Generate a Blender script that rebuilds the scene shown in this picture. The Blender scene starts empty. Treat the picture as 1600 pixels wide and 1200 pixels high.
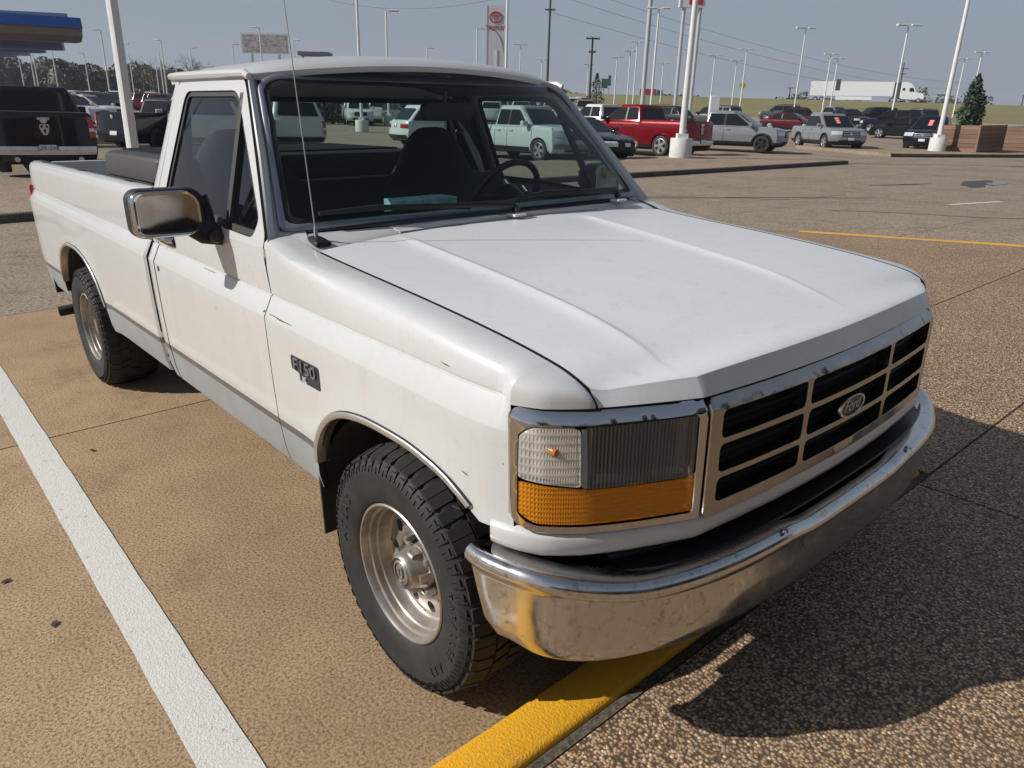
import bpy, bmesh, math, random
from mathutils import Vector, Matrix
from mathutils.geometry import delaunay_2d_cdt
random.seed(7)
R_ = math.radians
SC = bpy.context.scene
COL = SC.collection

# ------------------------------------------------------------------ camera
CAM = (1.52216749, -1.88569891, 1.56583072)
FWD = Vector((-0.70552134, 0.61967566, -0.34386293)).normalized()
RGT = Vector((0.65949363, 0.75170858, 0.00153749)).normalized()
UPV = RGT.cross(FWD)
cd = bpy.data.cameras.new('camera')
cam = bpy.data.objects.new('camera', cd)
COL.objects.link(cam)
cam.matrix_world = Matrix(((RGT.x, UPV.x, -FWD.x, CAM[0]), (RGT.y, UPV.y, -FWD.y, CAM[1]),
                           (RGT.z, UPV.z, -FWD.z, CAM[2]), (0, 0, 0, 1)))
cd.sensor_width = 36.0
cd.lens = 1146.83 / 1600 * 36.0
cd.clip_start = 0.05
cd.clip_end = 4000
SC.camera = cam
SC.render.resolution_x, SC.render.resolution_y = 1024, 768

# ------------------------------------------------------------------ daylight
SUN_DIR = Vector((0.73, 1.23, -1.0)).normalized()         # the way the light travels
SUN_EL = math.asin(-SUN_DIR.z)
SUN_ROT = math.atan2(-SUN_DIR.x, -SUN_DIR.y)
world = bpy.data.worlds.new('World')
SC.world = world
world.use_nodes = True
wn, wl = world.node_tree.nodes, world.node_tree.links
wn.clear()
w_out = wn.new('ShaderNodeOutputWorld')
w_bg = wn.new('ShaderNodeBackground')
w_sky = wn.new('ShaderNodeTexSky')
w_sky.sky_type = 'NISHITA'
w_sky.sun_disc = False
w_sky.sun_elevation = SUN_EL
w_sky.sun_rotation = SUN_ROT
w_sky.air_density = 1.0
w_sky.dust_density = 2.0
w_sky.ozone_density = 1.2
w_mix = wn.new('ShaderNodeMix')
w_mix.data_type = 'RGBA'
w_tc = wn.new('ShaderNodeTexCoord')
w_map = wn.new('ShaderNodeMapping')
w_map.inputs['Scale'].default_value = (1.0, 1.0, 5.0)
w_noise = wn.new('ShaderNodeTexNoise')
w_noise.inputs['Scale'].default_value = 1.6
w_noise.inputs['Detail'].default_value = 5
w_ramp = wn.new('ShaderNodeMapRange')
w_ramp.inputs[1].default_value, w_ramp.inputs[2].default_value = 0.3, 0.75
w_ramp.inputs[3].default_value, w_ramp.inputs[4].default_value = 0.66, 0.9
wl.new(w_tc.outputs['Generated'], w_map.inputs[0])
wl.new(w_map.outputs[0], w_noise.inputs['Vector'])
wl.new(w_noise.outputs[0], w_ramp.inputs[0])
w_sep = wn.new('ShaderNodeSeparateXYZ')
wl.new(w_tc.outputs['Generated'], w_sep.inputs[0])
w_el = wn.new('ShaderNodeMapRange')
w_el.interpolation_type = 'SMOOTHSTEP'
for i_, q_ in enumerate((0.12, 1.0, 1.0, 0.25)): w_el.inputs[i_ + 1].default_value = q_
wl.new(w_sep.outputs[2], w_el.inputs[0])
w_mul = wn.new('ShaderNodeMath'); w_mul.operation = 'MULTIPLY'
wl.new(w_ramp.outputs[0], w_mul.inputs[0]); wl.new(w_el.outputs[0], w_mul.inputs[1])
wl.new(w_mul.outputs[0], w_mix.inputs[0])
wl.new(w_sky.outputs[0], w_mix.inputs[6])
w_mix.inputs[7].default_value = (5.7, 6.55, 8.0, 1)       # thin high haze over the whole sky
wl.new(w_mix.outputs[2], w_bg.inputs[0])
w_bg.inputs[1].default_value = 0.055
wl.new(w_bg.outputs[0], w_out.inputs[0])
sd = bpy.data.lights.new('sun', 'SUN')
sd.energy = 4.9
sd.angle = R_(0.55)
sd.color = (1.0, 0.97, 0.925)
sun = bpy.data.objects.new('sun', sd)
COL.objects.link(sun)
sun.location = (-20, -34, 30)
sun.rotation_euler = SUN_DIR.to_track_quat('-Z', 'Y').to_euler()
SC.view_settings.view_transform = 'Standard'
SC.view_settings.look = 'None'
SC.view_settings.exposure = 0.0
SC.view_settings.gamma = 1.0
SC.view_settings.use_curve_mapping = False
SC.render.engine = 'CYCLES'
SC.cycles.max_bounces = 8
SC.cycles.transparent_max_bounces = 12

# ------------------------------------------------------------------ materials
MATS = {}
def nmat(name):
    m = bpy.data.materials.new(name)
    m.use_nodes = True
    nt = m.node_tree
    b = nt.nodes['Principled BSDF']
    MATS[name] = m
    return m, nt, b

def N(nt, kind, **kw):
    n = nt.nodes.new(kind)
    for k, v in kw.items():
        if k in n.inputs:
            n.inputs[k].default_value = v
        else:
            setattr(n, k, v)
    return n

def coords(nt, scale=(1, 1, 1), kind='Object', rot=(0, 0, 0)):
    tc = N(nt, 'ShaderNodeTexCoord')
    mp = N(nt, 'ShaderNodeMapping')
    mp.inputs['Scale'].default_value = scale
    mp.inputs['Rotation'].default_value = rot
    nt.links.new(tc.outputs[kind], mp.inputs[0])
    return mp.outputs[0]

def noise(nt, vec, scale, detail=4, rough=0.6):
    n = N(nt, 'ShaderNodeTexNoise')
    n.inputs['Scale'].default_value = scale
    n.inputs['Detail'].default_value = detail
    n.inputs['Roughness'].default_value = rough
    nt.links.new(vec, n.inputs['Vector'])
    return n.outputs[0]

def rng(nt, val, a, b, c, d):
    n = N(nt, 'ShaderNodeMapRange')
    for i, q in enumerate((a, b, c, d)):
        n.inputs[i + 1].default_value = q
    nt.links.new(val, n.inputs[0])
    return n.outputs[0]

def mixc(nt, fac, a, b, blend='MIX'):
    n = N(nt, 'ShaderNodeMix')
    n.data_type = 'RGBA'
    n.blend_type = blend
    if isinstance(fac, (int, float)):
        n.inputs[0].default_value = fac
    else:
        nt.links.new(fac, n.inputs[0])
    for i, q in ((6, a), (7, b)):
        if isinstance(q, tuple):
            n.inputs[i].default_value = q + ((1,) if len(q) == 3 else ())
        else:
            nt.links.new(q, n.inputs[i])
    return n.outputs[2]

def bump(nt, b, h, strength=0.3, dist=0.01):
    n = N(nt, 'ShaderNodeBump')
    n.inputs['Strength'].default_value = strength
    n.inputs['Distance'].default_value = dist
    nt.links.new(h, n.inputs['Height'])
    nt.links.new(n.outputs[0], b.inputs['Normal'])

def plain(name, col, rough=0.5, metal=0.0, coat=0.0, var=0.12, scale=6.0, spec=0.5):
    """a colour with mild uneven wear in tone and gloss"""
    m, nt, b = nmat(name)
    v = coords(nt)
    n = noise(nt, v, scale)
    c = mixc(nt, rng(nt, n, 0.3, 0.7, 0, 1), tuple(min(1, q * (1 - var)) for q in col), tuple(min(1, q * (1 + var * 0.5)) for q in col))
    nt.links.new(c, b.inputs['Base Color'])
    nt.links.new(rng(nt, n, 0.3, 0.7, max(0.02, rough * 0.85), min(1, rough * 1.15)), b.inputs['Roughness'])
    b.inputs['Metallic'].default_value = metal
    b.inputs['Coat Weight'].default_value = coat
    b.inputs['Coat Roughness'].default_value = 0.06
    b.inputs['Specular IOR Level'].default_value = spec
    return m

def paint(name, col, metal=0.0, rough=0.38):
    return plain(name, col, rough, metal, 0.35, 0.05, 2.0, 0.3)

# aged white paint of the pickup: chalky, a little dirt and a few chips
def old_white(name, c1, c2, coat):
    m, nt, b = nmat(name)
    v = coords(nt)
    n1 = noise(nt, v, 2.2, 6, 0.65)
    n2 = noise(nt, v, 26, 5, 0.7)
    c = mixc(nt, rng(nt, n1, 0.35, 0.75, 0, 1), c1, c2)
    c = mixc(nt, rng(nt, n2, 0.58, 0.80, 0, 0.42), c, (0.38, 0.35, 0.31))
    st = noise(nt, coords(nt, (5.0, 5.0, 0.9)), 2.0, 6, 0.72)
    c = mixc(nt, rng(nt, st, 0.55, 0.78, 0, 0.28), c, (0.42, 0.375, 0.31))
    sp = noise(nt, v, 150, 2, 0.5)
    c = mixc(nt, rng(nt, sp, 0.70, 0.78, 0, 0.5), c, (0.25, 0.23, 0.20))
    v3 = coords(nt, (1, 1, 1))
    vo = N(nt, 'ShaderNodeTexVoronoi'); vo.inputs['Scale'].default_value = 9.0
    nt.links.new(v3, vo.inputs['Vector'])
    chip = rng(nt, vo.outputs['Distance'], 0.018, 0.03, 0.8, 0)
    c = mixc(nt, chip, c, (0.16, 0.12, 0.10))
    nt.links.new(c, b.inputs['Base Color'])
    nt.links.new(rng(nt, n1, 0.3, 0.75, 0.26, 0.46), b.inputs['Roughness'])
    b.inputs['Coat Weight'].default_value = coat
    b.inputs['Coat Roughness'].default_value = 0.06
    bump(nt, b, n2, 0.03, 0.004)
old_white('aged_white_paint', (0.56, 0.565, 0.56), (0.505, 0.51, 0.50), 0.6)
old_white('lightened_chalky_hood', (0.68, 0.695, 0.70), (0.62, 0.63, 0.63), 0.18)  # chalky white, lightened beyond the sides to put the hood's brighter light in

m, nt, b = nmat('lower_silver_paint')
v = coords(nt); n1 = noise(nt, v, 5, 5)
c = mixc(nt, rng(nt, n1, 0.3, 0.75, 0, 1), (0.33, 0.36, 0.375), (0.27, 0.285, 0.285))
nt.links.new(c, b.inputs['Base Color']); b.inputs['Roughness'].default_value = 0.4
b.inputs['Metallic'].default_value = 0.1

# chrome with swirls and dulled patches
m, nt, b = nmat('chrome')
v = coords(nt); n1 = noise(nt, v, 7, 6, 0.7)
n2 = noise(nt, coords(nt, (40, 40, 400)), 1.0, 3)
b.inputs['Base Color'].default_value = (0.55, 0.55, 0.56, 1); b.inputs['Metallic'].default_value = 1
nt.links.new(rng(nt, n1, 0.35, 0.8, 0.05, 0.2), b.inputs['Roughness'])
m, nt, b = nmat('worn_chrome')
v = coords(nt); n1 = noise(nt, v, 9, 7, 0.72)
n3 = noise(nt, v, 38, 4, 0.7)
c = mixc(nt, rng(nt, n3, 0.56, 0.72, 0, 0.75), (0.66, 0.65, 0.63), (0.30, 0.25, 0.19))
nt.links.new(c, b.inputs['Base Color']); b.inputs['Metallic'].default_value = 1
nt.links.new(rng(nt, n1, 0.35, 0.72, 0.07, 0.34), b.inputs['Roughness'])

plain('black_rubber', (0.018, 0.018, 0.019), 0.62, var=0.3)
plain('black_plastic', (0.014, 0.014, 0.016), 0.42, var=0.2)
plain('dark_liner', (0.010, 0.010, 0.011), 0.85)
plain('underbody_black', (0.012, 0.011, 0.010), 0.8)
plain('wiper_black', (0.016, 0.016, 0.017), 0.38)
plain('seat_cloth', (0.045, 0.054, 0.072), 0.9, var=0.25, scale=30)
plain('dash_vinyl', (0.045, 0.058, 0.075), 0.6)
plain('headliner', (0.035, 0.038, 0.045), 0.9)
plain('trim_grey', (0.13, 0.115, 0.105), 0.55)
plain('arch_trim_metal', (0.58, 0.56, 0.53), 0.35, 0.8)
plain('darkened_chrome', (0.30, 0.28, 0.26), 0.14, 1.0, var=.25, scale=18)  # dark surroundings mirrored in the face, put into the metal's colour
plain('windshield_trim_metal', (0.33, 0.35, 0.39), 0.36, 0.6)
plain('bare_steel', (0.35, 0.33, 0.31), 0.45, 0.7)
plain('bed_box_black', (0.028, 0.027, 0.027), 0.62, var=0.25, scale=14)
plain('red_lens', (0.35, 0.012, 0.015), 0.18, coat=0.6)
plain('badge_black', (0.03, 0.033, 0.04), 0.4)
plain('badge_grey', (0.20, 0.21, 0.23), 0.4, 0.4)
plain('badge_white', (0.75, 0.75, 0.75), 0.4)
plain('emblem_blue', (0.10, 0.11, 0.14), 0.35, 0.5)
plain('tyre_letter', (0.035, 0.034, 0.033), 0.5)
# tyre: dusty rubber
m, nt, b = nmat('tyre_rubber')
v = coords(nt); n1 = noise(nt, v, 11, 6, 0.7)
c = mixc(nt, rng(nt, n1, 0.4, 0.75, 0, 1), (0.012, 0.0118, 0.0115), (0.030, 0.027, 0.023))
nt.links.new(c, b.inputs['Base Color']); b.inputs['Roughness'].default_value = 0.72
bump(nt, b, noise(nt, v, 160, 3), 0.15, 0.002)
# alloy wheel: polished lip, brown brake dust
m, nt, b = nmat('dusty_alloy')
v = coords(nt); n1 = noise(nt, v, 9, 6, 0.7)
c = mixc(nt, rng(nt, n1, 0.38, 0.7, 0, 1), (0.44, 0.415, 0.38), (0.235, 0.185, 0.14))
nt.links.new(c, b.inputs['Base Color']); b.inputs['Metallic'].default_value = 0.7
nt.links.new(rng(nt, n1, 0.3, 0.7, 0.30, 0.5), b.inputs['Roughness'])

def thin_glass(name, tint, gloss=1.0, dust=0.0):
    m = bpy.data.materials.new(name); m.use_nodes = True
    nt = m.node_tree; nt.nodes.clear()
    o = N(nt, 'ShaderNodeOutputMaterial'); t = N(nt, 'ShaderNodeBsdfTransparent'); g = N(nt, 'ShaderNodeBsdfGlossy')
    d = N(nt, 'ShaderNodeBsdfDiffuse')
    d.inputs[0].default_value = (0.35, 0.36, 0.36, 1)
    t.inputs[0].default_value = tint + (1,)
    g.inputs[0].default_value = (gloss, gloss, gloss, 1); g.inputs['Roughness'].default_value = 0.02
    lw = N(nt, 'ShaderNodeLayerWeight'); lw.inputs[0].default_value = 0.5
    pw = N(nt, 'ShaderNodeMath', operation='POWER'); pw.inputs[1].default_value = 5.0
    f = N(nt, 'ShaderNodeMath', operation='MULTIPLY_ADD'); f.inputs[1].default_value = 0.92; f.inputs[2].default_value = 0.028
    nt.links.new(lw.outputs['Facing'], pw.inputs[0]); nt.links.new(pw.outputs[0], f.inputs[0])
    mx = N(nt, 'ShaderNodeMixShader'); m2 = N(nt, 'ShaderNodeMixShader')
    n1 = noise(nt, coords(nt), 8, 5)
    nt.links.new(rng(nt, n1, 0.4, 0.8, dust * 0.4, dust), m2.inputs[0])
    nt.links.new(t.outputs[0], m2.inputs[1]); nt.links.new(d.outputs[0], m2.inputs[2])
    nt.links.new(f.outputs[0], mx.inputs[0]); nt.links.new(m2.outputs[0], mx.inputs[1]); nt.links.new(g.outputs[0], mx.inputs[2])
    nt.links.new(mx.outputs[0], o.inputs[0])
    MATS[name] = m
    return m
thin_glass('windshield_glass', (0.74, 0.85, 0.82), 1.0, 0.006)
thin_glass('side_glass', (0.56, 0.63, 0.63), 1.0, 0.015)
thin_glass('rear_glass', (0.74, 0.82, 0.80), 1.0, 0.02)

def lens(name, tint, flute_scale, rot=(0, 0, 0), amount=0.5, grid=False, strength=.35):
    """fluted clear or tinted plastic: part lets the reflector behind show, part scatters"""
    m = bpy.data.materials.new(name); m.use_nodes = True
    nt = m.node_tree; b = nt.nodes['Principled BSDF']; o = nt.nodes['Material Output']
    b.inputs['Base Color'].default_value = tint + (1,)
    b.inputs['Roughness'].default_value = 0.14; b.inputs['Coat Weight'].default_value = 0.4
    v = coords(nt, (1, 1, 1))
    sep = N(nt, 'ShaderNodeSeparateXYZ'); nt.links.new(v, sep.inputs[0])
    def sine(sock, k):
        a = N(nt, 'ShaderNodeMath', operation='MULTIPLY'); a.inputs[1].default_value = k; nt.links.new(sock, a.inputs[0])
        s = N(nt, 'ShaderNodeMath', operation='SINE'); nt.links.new(a.outputs[0], s.inputs[0]); return s.outputs[0]
    h = sine(sep.outputs[1], flute_scale)
    if grid:
        h2 = sine(sep.outputs[2], grid)
        a = N(nt, 'ShaderNodeMath', operation='MAXIMUM'); nt.links.new(h, a.inputs[0]); nt.links.new(h2, a.inputs[1]); h = a.outputs[0]
    bump(nt, b, h, strength, 0.003)
    t = N(nt, 'ShaderNodeBsdfTransparent'); t.inputs[0].default_value = tuple(min(1, q ** 0.5) for q in tint) + (1,)
    mx = N(nt, 'ShaderNodeMixShader'); mx.inputs[0].default_value = amount
    nt.links.new(t.outputs[0], mx.inputs[1]); nt.links.new(b.outputs[0], mx.inputs[2]); nt.links.new(mx.outputs[0], o.inputs[0])
    MATS[name] = m
lens('headlamp_lens', (0.27, 0.265, 0.25), 300, amount=0.45, strength=.05)
lens('marker_lens', (0.80, 0.78, 0.72), 1500, amount=0.45, grid=340)
lens('amber_lens', (0.95, 0.34, 0.015), 1500, amount=0.56, grid=560)
m, nt, b = nmat('grille_chrome')
b.inputs['Base Color'].default_value = (0.37, 0.36, 0.35, 1); b.inputs['Metallic'].default_value = 1
n1 = noise(nt, coords(nt), 14, 6, .7); nt.links.new(rng(nt, n1, .35, .75, .08, .3), b.inputs['Roughness'])
plain('reflector', (0.75, 0.74, 0.72), 0.12, 1.0)
plain('marker_back', (0.75, 0.72, 0.66), 0.4, 0.3)
plain('amber_bulb', (0.42, 0.15, 0.03), 0.25)

# ------------------------------------------------------------------ mesh helpers
class MB:
    def __init__(s):
        s.v, s.f, s.m = [], [], []
    def add(s, vs, fs, m=0):
        o = len(s.v)
        s.v += [tuple(p) for p in vs]
        s.f += [tuple(i + o for i in f) for f in fs]
        s.m += [m] * len(fs)
    def grid(s, P, m=0, cu=False, cv=False, mf=None):
        nu, nv = len(P), len(P[0])
        fs, ms = [], []
        for i in range(nu if cu else nu - 1):
            for j in range(nv if cv else nv - 1):
                a, b2 = i, (i + 1) % nu
                c, d = j, (j + 1) % nv
                fs.append((a * nv + c, b2 * nv + c, b2 * nv + d, a * nv + d))
                ms.append(mf(i, j) if mf else m)
        o = len(s.v)
        for row in P:
            s.v += [tuple(p) for p in row]
        s.f += [tuple(i + o for i in f) for f in fs]
        s.m += ms
    def box(s, x0, x1, y0, y1, z0, z1, m=0, M=None):
        vs = [Vector((x, y, z)) for z in (z0, z1) for y in (y0, y1) for x in (x0, x1)]
        if M:
            vs = [M @ p for p in vs]
        s.add(vs, [(0, 2, 3, 1), (4, 5, 7, 6), (0, 1, 5, 4), (2, 6, 7, 3), (0, 4, 6, 2), (1, 3, 7, 5)], m)
    def loft(s, rings, m=0, cap=True):
        n = len(rings[0])
        o = len(s.v)
        for r in rings:
            s.v += [tuple(p) for p in r]
        for i in range(len(rings) - 1):
            for j in range(n):
                k = (j + 1) % n
                s.f.append((o + i * n + j, o + i * n + k, o + (i + 1) * n + k, o + (i + 1) * n + j)); s.m.append(m)
        if cap:
            s.f.append(tuple(o + j for j in range(n))[::-1]); s.m.append(m)
            q = o + (len(rings) - 1) * n
            s.f.append(tuple(q + j for j in range(n))); s.m.append(m)
    def tube(s, pts, r, n=8, m=0, cap=True, squash=1.0):
        pts = [Vector(p) for p in pts]
        rings = []
        ref = None
        for i, p in enumerate(pts):
            t = (pts[min(i + 1, len(pts) - 1)] - pts[max(i - 1, 0)]).normalized()
            if ref is None:
                ref = Vector((0, 0, 1)) if abs(t.z) < 0.9 else Vector((1, 0, 0))
            a = t.cross(ref).normalized()
            b2 = a.cross(t).normalized()
            ref = b2
            rr = r[i] if isinstance(r, (list, tuple)) else r
            rings.append([p + a * math.cos(2 * math.pi * k / n) * rr + b2 * math.sin(2 * math.pi * k / n) * rr * squash for k in range(n)])
        s.loft(rings, m, cap)
    def lathe(s, prof, n=24, M=None, m=0, mf=None):
        """prof: (r, h) pairs turned round local Z"""
        P = []
        for (r, h) in prof:
            row = []
            for k in range(n):
                a = 2 * math.pi * k / n
                p = Vector((r * math.cos(a), r * math.sin(a), h))
                row.append(M @ p if M else p)
            P.append(row)
        s.grid(P, m, cv=True, mf=mf)
    def fill(s, outer, holes, fn, m=0, steiner=()):
        vs, es = [], []
        for loop in [outer] + list(holes):
            o = len(vs)
            vs += [Vector(p) for p in loop]
            es += [(o + i, o + (i + 1) % len(loop)) for i in range(len(loop))]
        def inside(p, loop):
            c = False
            j = len(loop) - 1
            for i in range(len(loop)):
                xi, yi = loop[i]; xj, yj = loop[j]
                if (yi > p[1]) != (yj > p[1]) and p[0] < (xj - xi) * (p[1] - yi) / (yj - yi + 1e-12) + xi:
                    c = not c
                j = i
            return c
        for q in steiner:
            if inside(q, outer) and not any(inside(q, h) for h in holes):
                vs.append(Vector(q))
        ov, oe, of = delaunay_2d_cdt(vs, es, [], 0, 1e-6)[:3]
        keep = []
        for f in of:
            c = sum((ov[i] for i in f), Vector((0, 0))) / len(f)
            if inside(c, outer) and not any(inside(c, h) for h in holes):
                keep.append(f)
        s.add([fn(p[0], p[1]) for p in ov], keep, m)
    def xf(s, M):
        s.v = [tuple(M @ Vector(p)) for p in s.v]
        return s
    def mir(s):
        """a copy mirrored across y = 0"""
        o = MB(); o.v = [(x, -y, z) for x, y, z in s.v]; o.f = [tuple(reversed(f)) for f in s.f]; o.m = list(s.m)
        return o
    def join(s, o):
        k = len(s.v); s.v += o.v; s.f += [tuple(i + k for i in f) for f in o.f]; s.m += o.m
        return s
    def mesh(s, name, mats, sharp=35, bevel=0.0, seg=2, edge=None, merge=2e-4, edge_mat=None):
        me = bpy.data.meshes.new(name)
        me.from_pydata(s.v, [], s.f)
        for i, k in enumerate(s.m):
            me.polygons[i].material_index = k
        bm = bmesh.new(); bm.from_mesh(me)
        bmesh.ops.remove_doubles(bm, verts=bm.verts, dist=merge)
        bmesh.ops.dissolve_degenerate(bm, edges=bm.edges, dist=1e-5)
        bmesh.ops.recalc_face_normals(bm, faces=bm.faces)
        if edge:
            be = [e for e in bm.edges if len(e.link_faces) == 1]
            r = bmesh.ops.extrude_edge_only(bm, edges=be)
            if edge_mat is not None:
                for q in r['geom']:
                    if isinstance(q, bmesh.types.BMFace): q.material_index = edge_mat
            for q in r['geom']:
                if isinstance(q, bmesh.types.BMVert):
                    q.co += Vector(edge(q.co) if callable(edge) else edge)
            bmesh.ops.recalc_face_normals(bm, faces=bm.faces)
        if bevel:
            sharp = min(sharp, 22)
            es = [e for e in bm.edges if len(e.link_faces) == 2 and e.calc_face_angle(0) > R_(30)]
            bmesh.ops.bevel(bm, geom=es, offset=bevel, segments=seg, affect='EDGES', profile=0.5, clamp_overlap=True)
        bm.to_mesh(me); bm.free()
        for p in me.polygons:
            p.use_smooth = True
        me.set_sharp_from_angle(angle=R_(sharp))
        for q in (mats if isinstance(mats, (list, tuple)) else [mats]):
            me.materials.append(MATS[q] if isinstance(q, str) else q)
        return me
    def build(s, name, mats, parent=None, **kw):
        return link(name, s.mesh(name, mats, **kw), parent)

def link(name, data, parent=None):
    o = bpy.data.objects.new(name, data)
    COL.objects.link(o)
    if parent is not None:
        o.parent = parent
    return o

def tag(o, label=None, cat=None, group=None, kind=None):
    if label: o['label'] = label
    if cat: o['category'] = cat
    if group: o['group'] = group
    if kind: o['kind'] = kind
    return o

def empty(name, M=None):
    o = bpy.data.objects.new(name, None)
    o.empty_display_size = 0.2
    COL.objects.link(o)
    if M is not None:
        o.matrix_world = M
    return o

def copy_tree(o, parent=None):
    kids = list(o.children)
    c = o.copy()
    COL.objects.link(c)
    if parent is not None:
        c.parent = parent
    for k in kids:
        copy_tree(k, c)
    return c

def lerp(a, b, t): return a + (b - a) * t
def sst(a, b, x):
    t = max(0.0, min(1.0, (x - a) / (b - a)))
    return t * t * (3 - 2 * t)
def interp(tab, x):
    if x <= tab[0][0]: return tab[0][1]
    for (a, p), (b, q) in zip(tab[:-1], tab[1:]):
        if x <= b:
            return p + (q - p) * (x - a) / (b - a)
    return tab[-1][1]
def smooth_tab(tab, x):
    """Catmull-Rom through (x, y) pairs"""
    n = len(tab)
    if x <= tab[0][0]: return tab[0][1]
    if x >= tab[-1][0]: return tab[-1][1]
    for i in range(n - 1):
        if x <= tab[i + 1][0]:
            x0, y0 = tab[i]; x1, y1 = tab[i + 1]
            h = x1 - x0
            def sl(k):
                a = tab[max(0, k - 1)]; b2 = tab[min(n - 1, k + 1)]
                return (b2[1] - a[1]) / (b2[0] - a[0])
            t = (x - x0) / h
            return ((2 * t**3 - 3 * t * t + 1) * y0 + (t**3 - 2 * t * t + t) * h * sl(i)
                    + (-2 * t**3 + 3 * t * t) * y1 + (t**3 - t * t) * h * sl(i + 1))
def rrect(x0, x1, y0, y1, r, n=5):
    """rounded rectangle loop; r one number or four (bl, br, tr, tl)"""
    rs = r if isinstance(r, (list, tuple)) else (r,) * 4
    out = []
    for (cx, cy, a0, q) in ((x0, y0, 180, rs[0]), (x1, y0, 270, rs[1]), (x1, y1, 0, rs[2]), (x0, y1, 90, rs[3])):
        ox = cx + (q if cx == x0 else -q); oy = cy + (q if cy == y0 else -q)
        for k in range(n + 1):
            a = R_(a0 + 90 * k / n)
            out.append((ox + q * math.cos(a), oy + q * math.sin(a)))
    return out
def round_poly(pts, r, n=5):
    """round the corners of a 2-D polygon; r one number or a list"""
    out = []
    L = len(pts)
    for i in range(L):
        p0, p, p1 = Vector(pts[i - 1]), Vector(pts[i]), Vector(pts[(i + 1) % L])
        q = r[i] if isinstance(r, (list, tuple)) else r
        a = (p0 - p); b2 = (p1 - p)
        q = min(q, a.length * 0.45, b2.length * 0.45)
        A = p + a.normalized() * q; B = p + b2.normalized() * q
        for k in range(n + 1):
            t = k / n
            out.append(tuple(A * (1 - t) ** 2 + p * 2 * t * (1 - t) + B * t * t))
    return out
def densify(loop, step):
    out = []
    for i, p in enumerate(loop):
        q = loop[(i + 1) % len(loop)]
        d = math.hypot(q[0] - p[0], q[1] - p[1])
        k = max(1, int(math.ceil(d / step)))
        for j in range(k):
            out.append((p[0] + (q[0] - p[0]) * j / k, p[1] + (q[1] - p[1]) * j / k))
    return out
def inset(loop, d):
    """shrink a convex-ish CCW or CW loop by d"""
    area = sum(loop[i - 1][0] * loop[i][1] - loop[i][0] * loop[i - 1][1] for i in range(len(loop)))
    sg = 1 if area > 0 else -1
    out = []
    L = len(loop)
    for i in range(L):
        a, p, b2 = Vector(loop[i - 1]), Vector(loop[i]), Vector(loop[(i + 1) % L])
        t = (b2 - a)
        if t.length < 1e-9:
            out.append(tuple(p)); continue
        t.normalize()
        nrm = Vector((-t.y, t.x)) * sg
        out.append(tuple(p + nrm * d))
    return out

def text_mesh(txt, size, depth, font_shear=0.0):
    cu = bpy.data.curves.new('lettering', 'FONT')
    cu.body = txt; cu.size = size; cu.extrude = depth; cu.align_x = 'CENTER'; cu.align_y = 'CENTER'; cu.shear = font_shear
    cu.resolution_u = 3
    o = bpy.data.objects.new('lettering', cu)
    COL.objects.link(o)
    dg = bpy.context.evaluated_depsgraph_get()
    me = bpy.data.meshes.new_from_object(o.evaluated_get(dg))
    bpy.data.objects.remove(o); bpy.data.curves.remove(cu)
    return me
def text_mb(txt, size, depth, M, m=0, shear=0.0):
    me = text_mesh(txt, size, depth, shear)
    b = MB()
    b.add([M @ v.co for v in me.vertices], [tuple(p.vertices) for p in me.polygons], m)
    bpy.data.meshes.remove(me)
    return b
# ------------------------------------------------------------------ lie of the land
# The pickup stands on a level bay; from about 8 m on the lot falls gently to one side and climbs away from it.
HX, HY = -0.75142, 0.65982                    # horizontal direction the lot is looked along
RX, RY = 0.65982, 0.75142
OX, OY = CAM[0], CAM[1]
TILT = 0.024
def ld(x, y):
    dx, dy = x - OX, y - OY
    return dx * RX + dy * RY, dx * HX + dy * HY
def xy(l, d):
    return OX + l * RX + d * HX, OY + l * RY + d * HY
def rise(l, d, left=0.0165):
    return 0.012 * (min(max(d, 18), 45) - 18) + lerp(left, 0.03, sst(-15, 8, l)) * (min(max(d, 45), 150) - 45)
def ground_z(x, y):
    l, d = ld(x, y)
    s = sst(8, 22, d)
    return (-TILT * l + rise(l, d)) * s
BG_UP = Vector((TILT * RX, TILT * RY, 1)).normalized()     # plumb line of the lot
def stand(x, y, yaw_deg, dz=0.0, near=False):
    """matrix of something standing plumb on the ground at x, y and facing yaw"""
    z = ground_z(x, y) + dz
    up = Vector((0, 0, 1)) if near else BG_UP
    f = Vector((math.cos(R_(yaw_deg)), math.sin(R_(yaw_deg)), 0))
    f = (f - up * f.dot(up)).normalized()
    s = up.cross(f)
    return Matrix(((f.x, s.x, up.x, x), (f.y, s.y, up.y, y), (f.z, s.z, up.z, z), (0, 0, 0, 1)))

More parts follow.
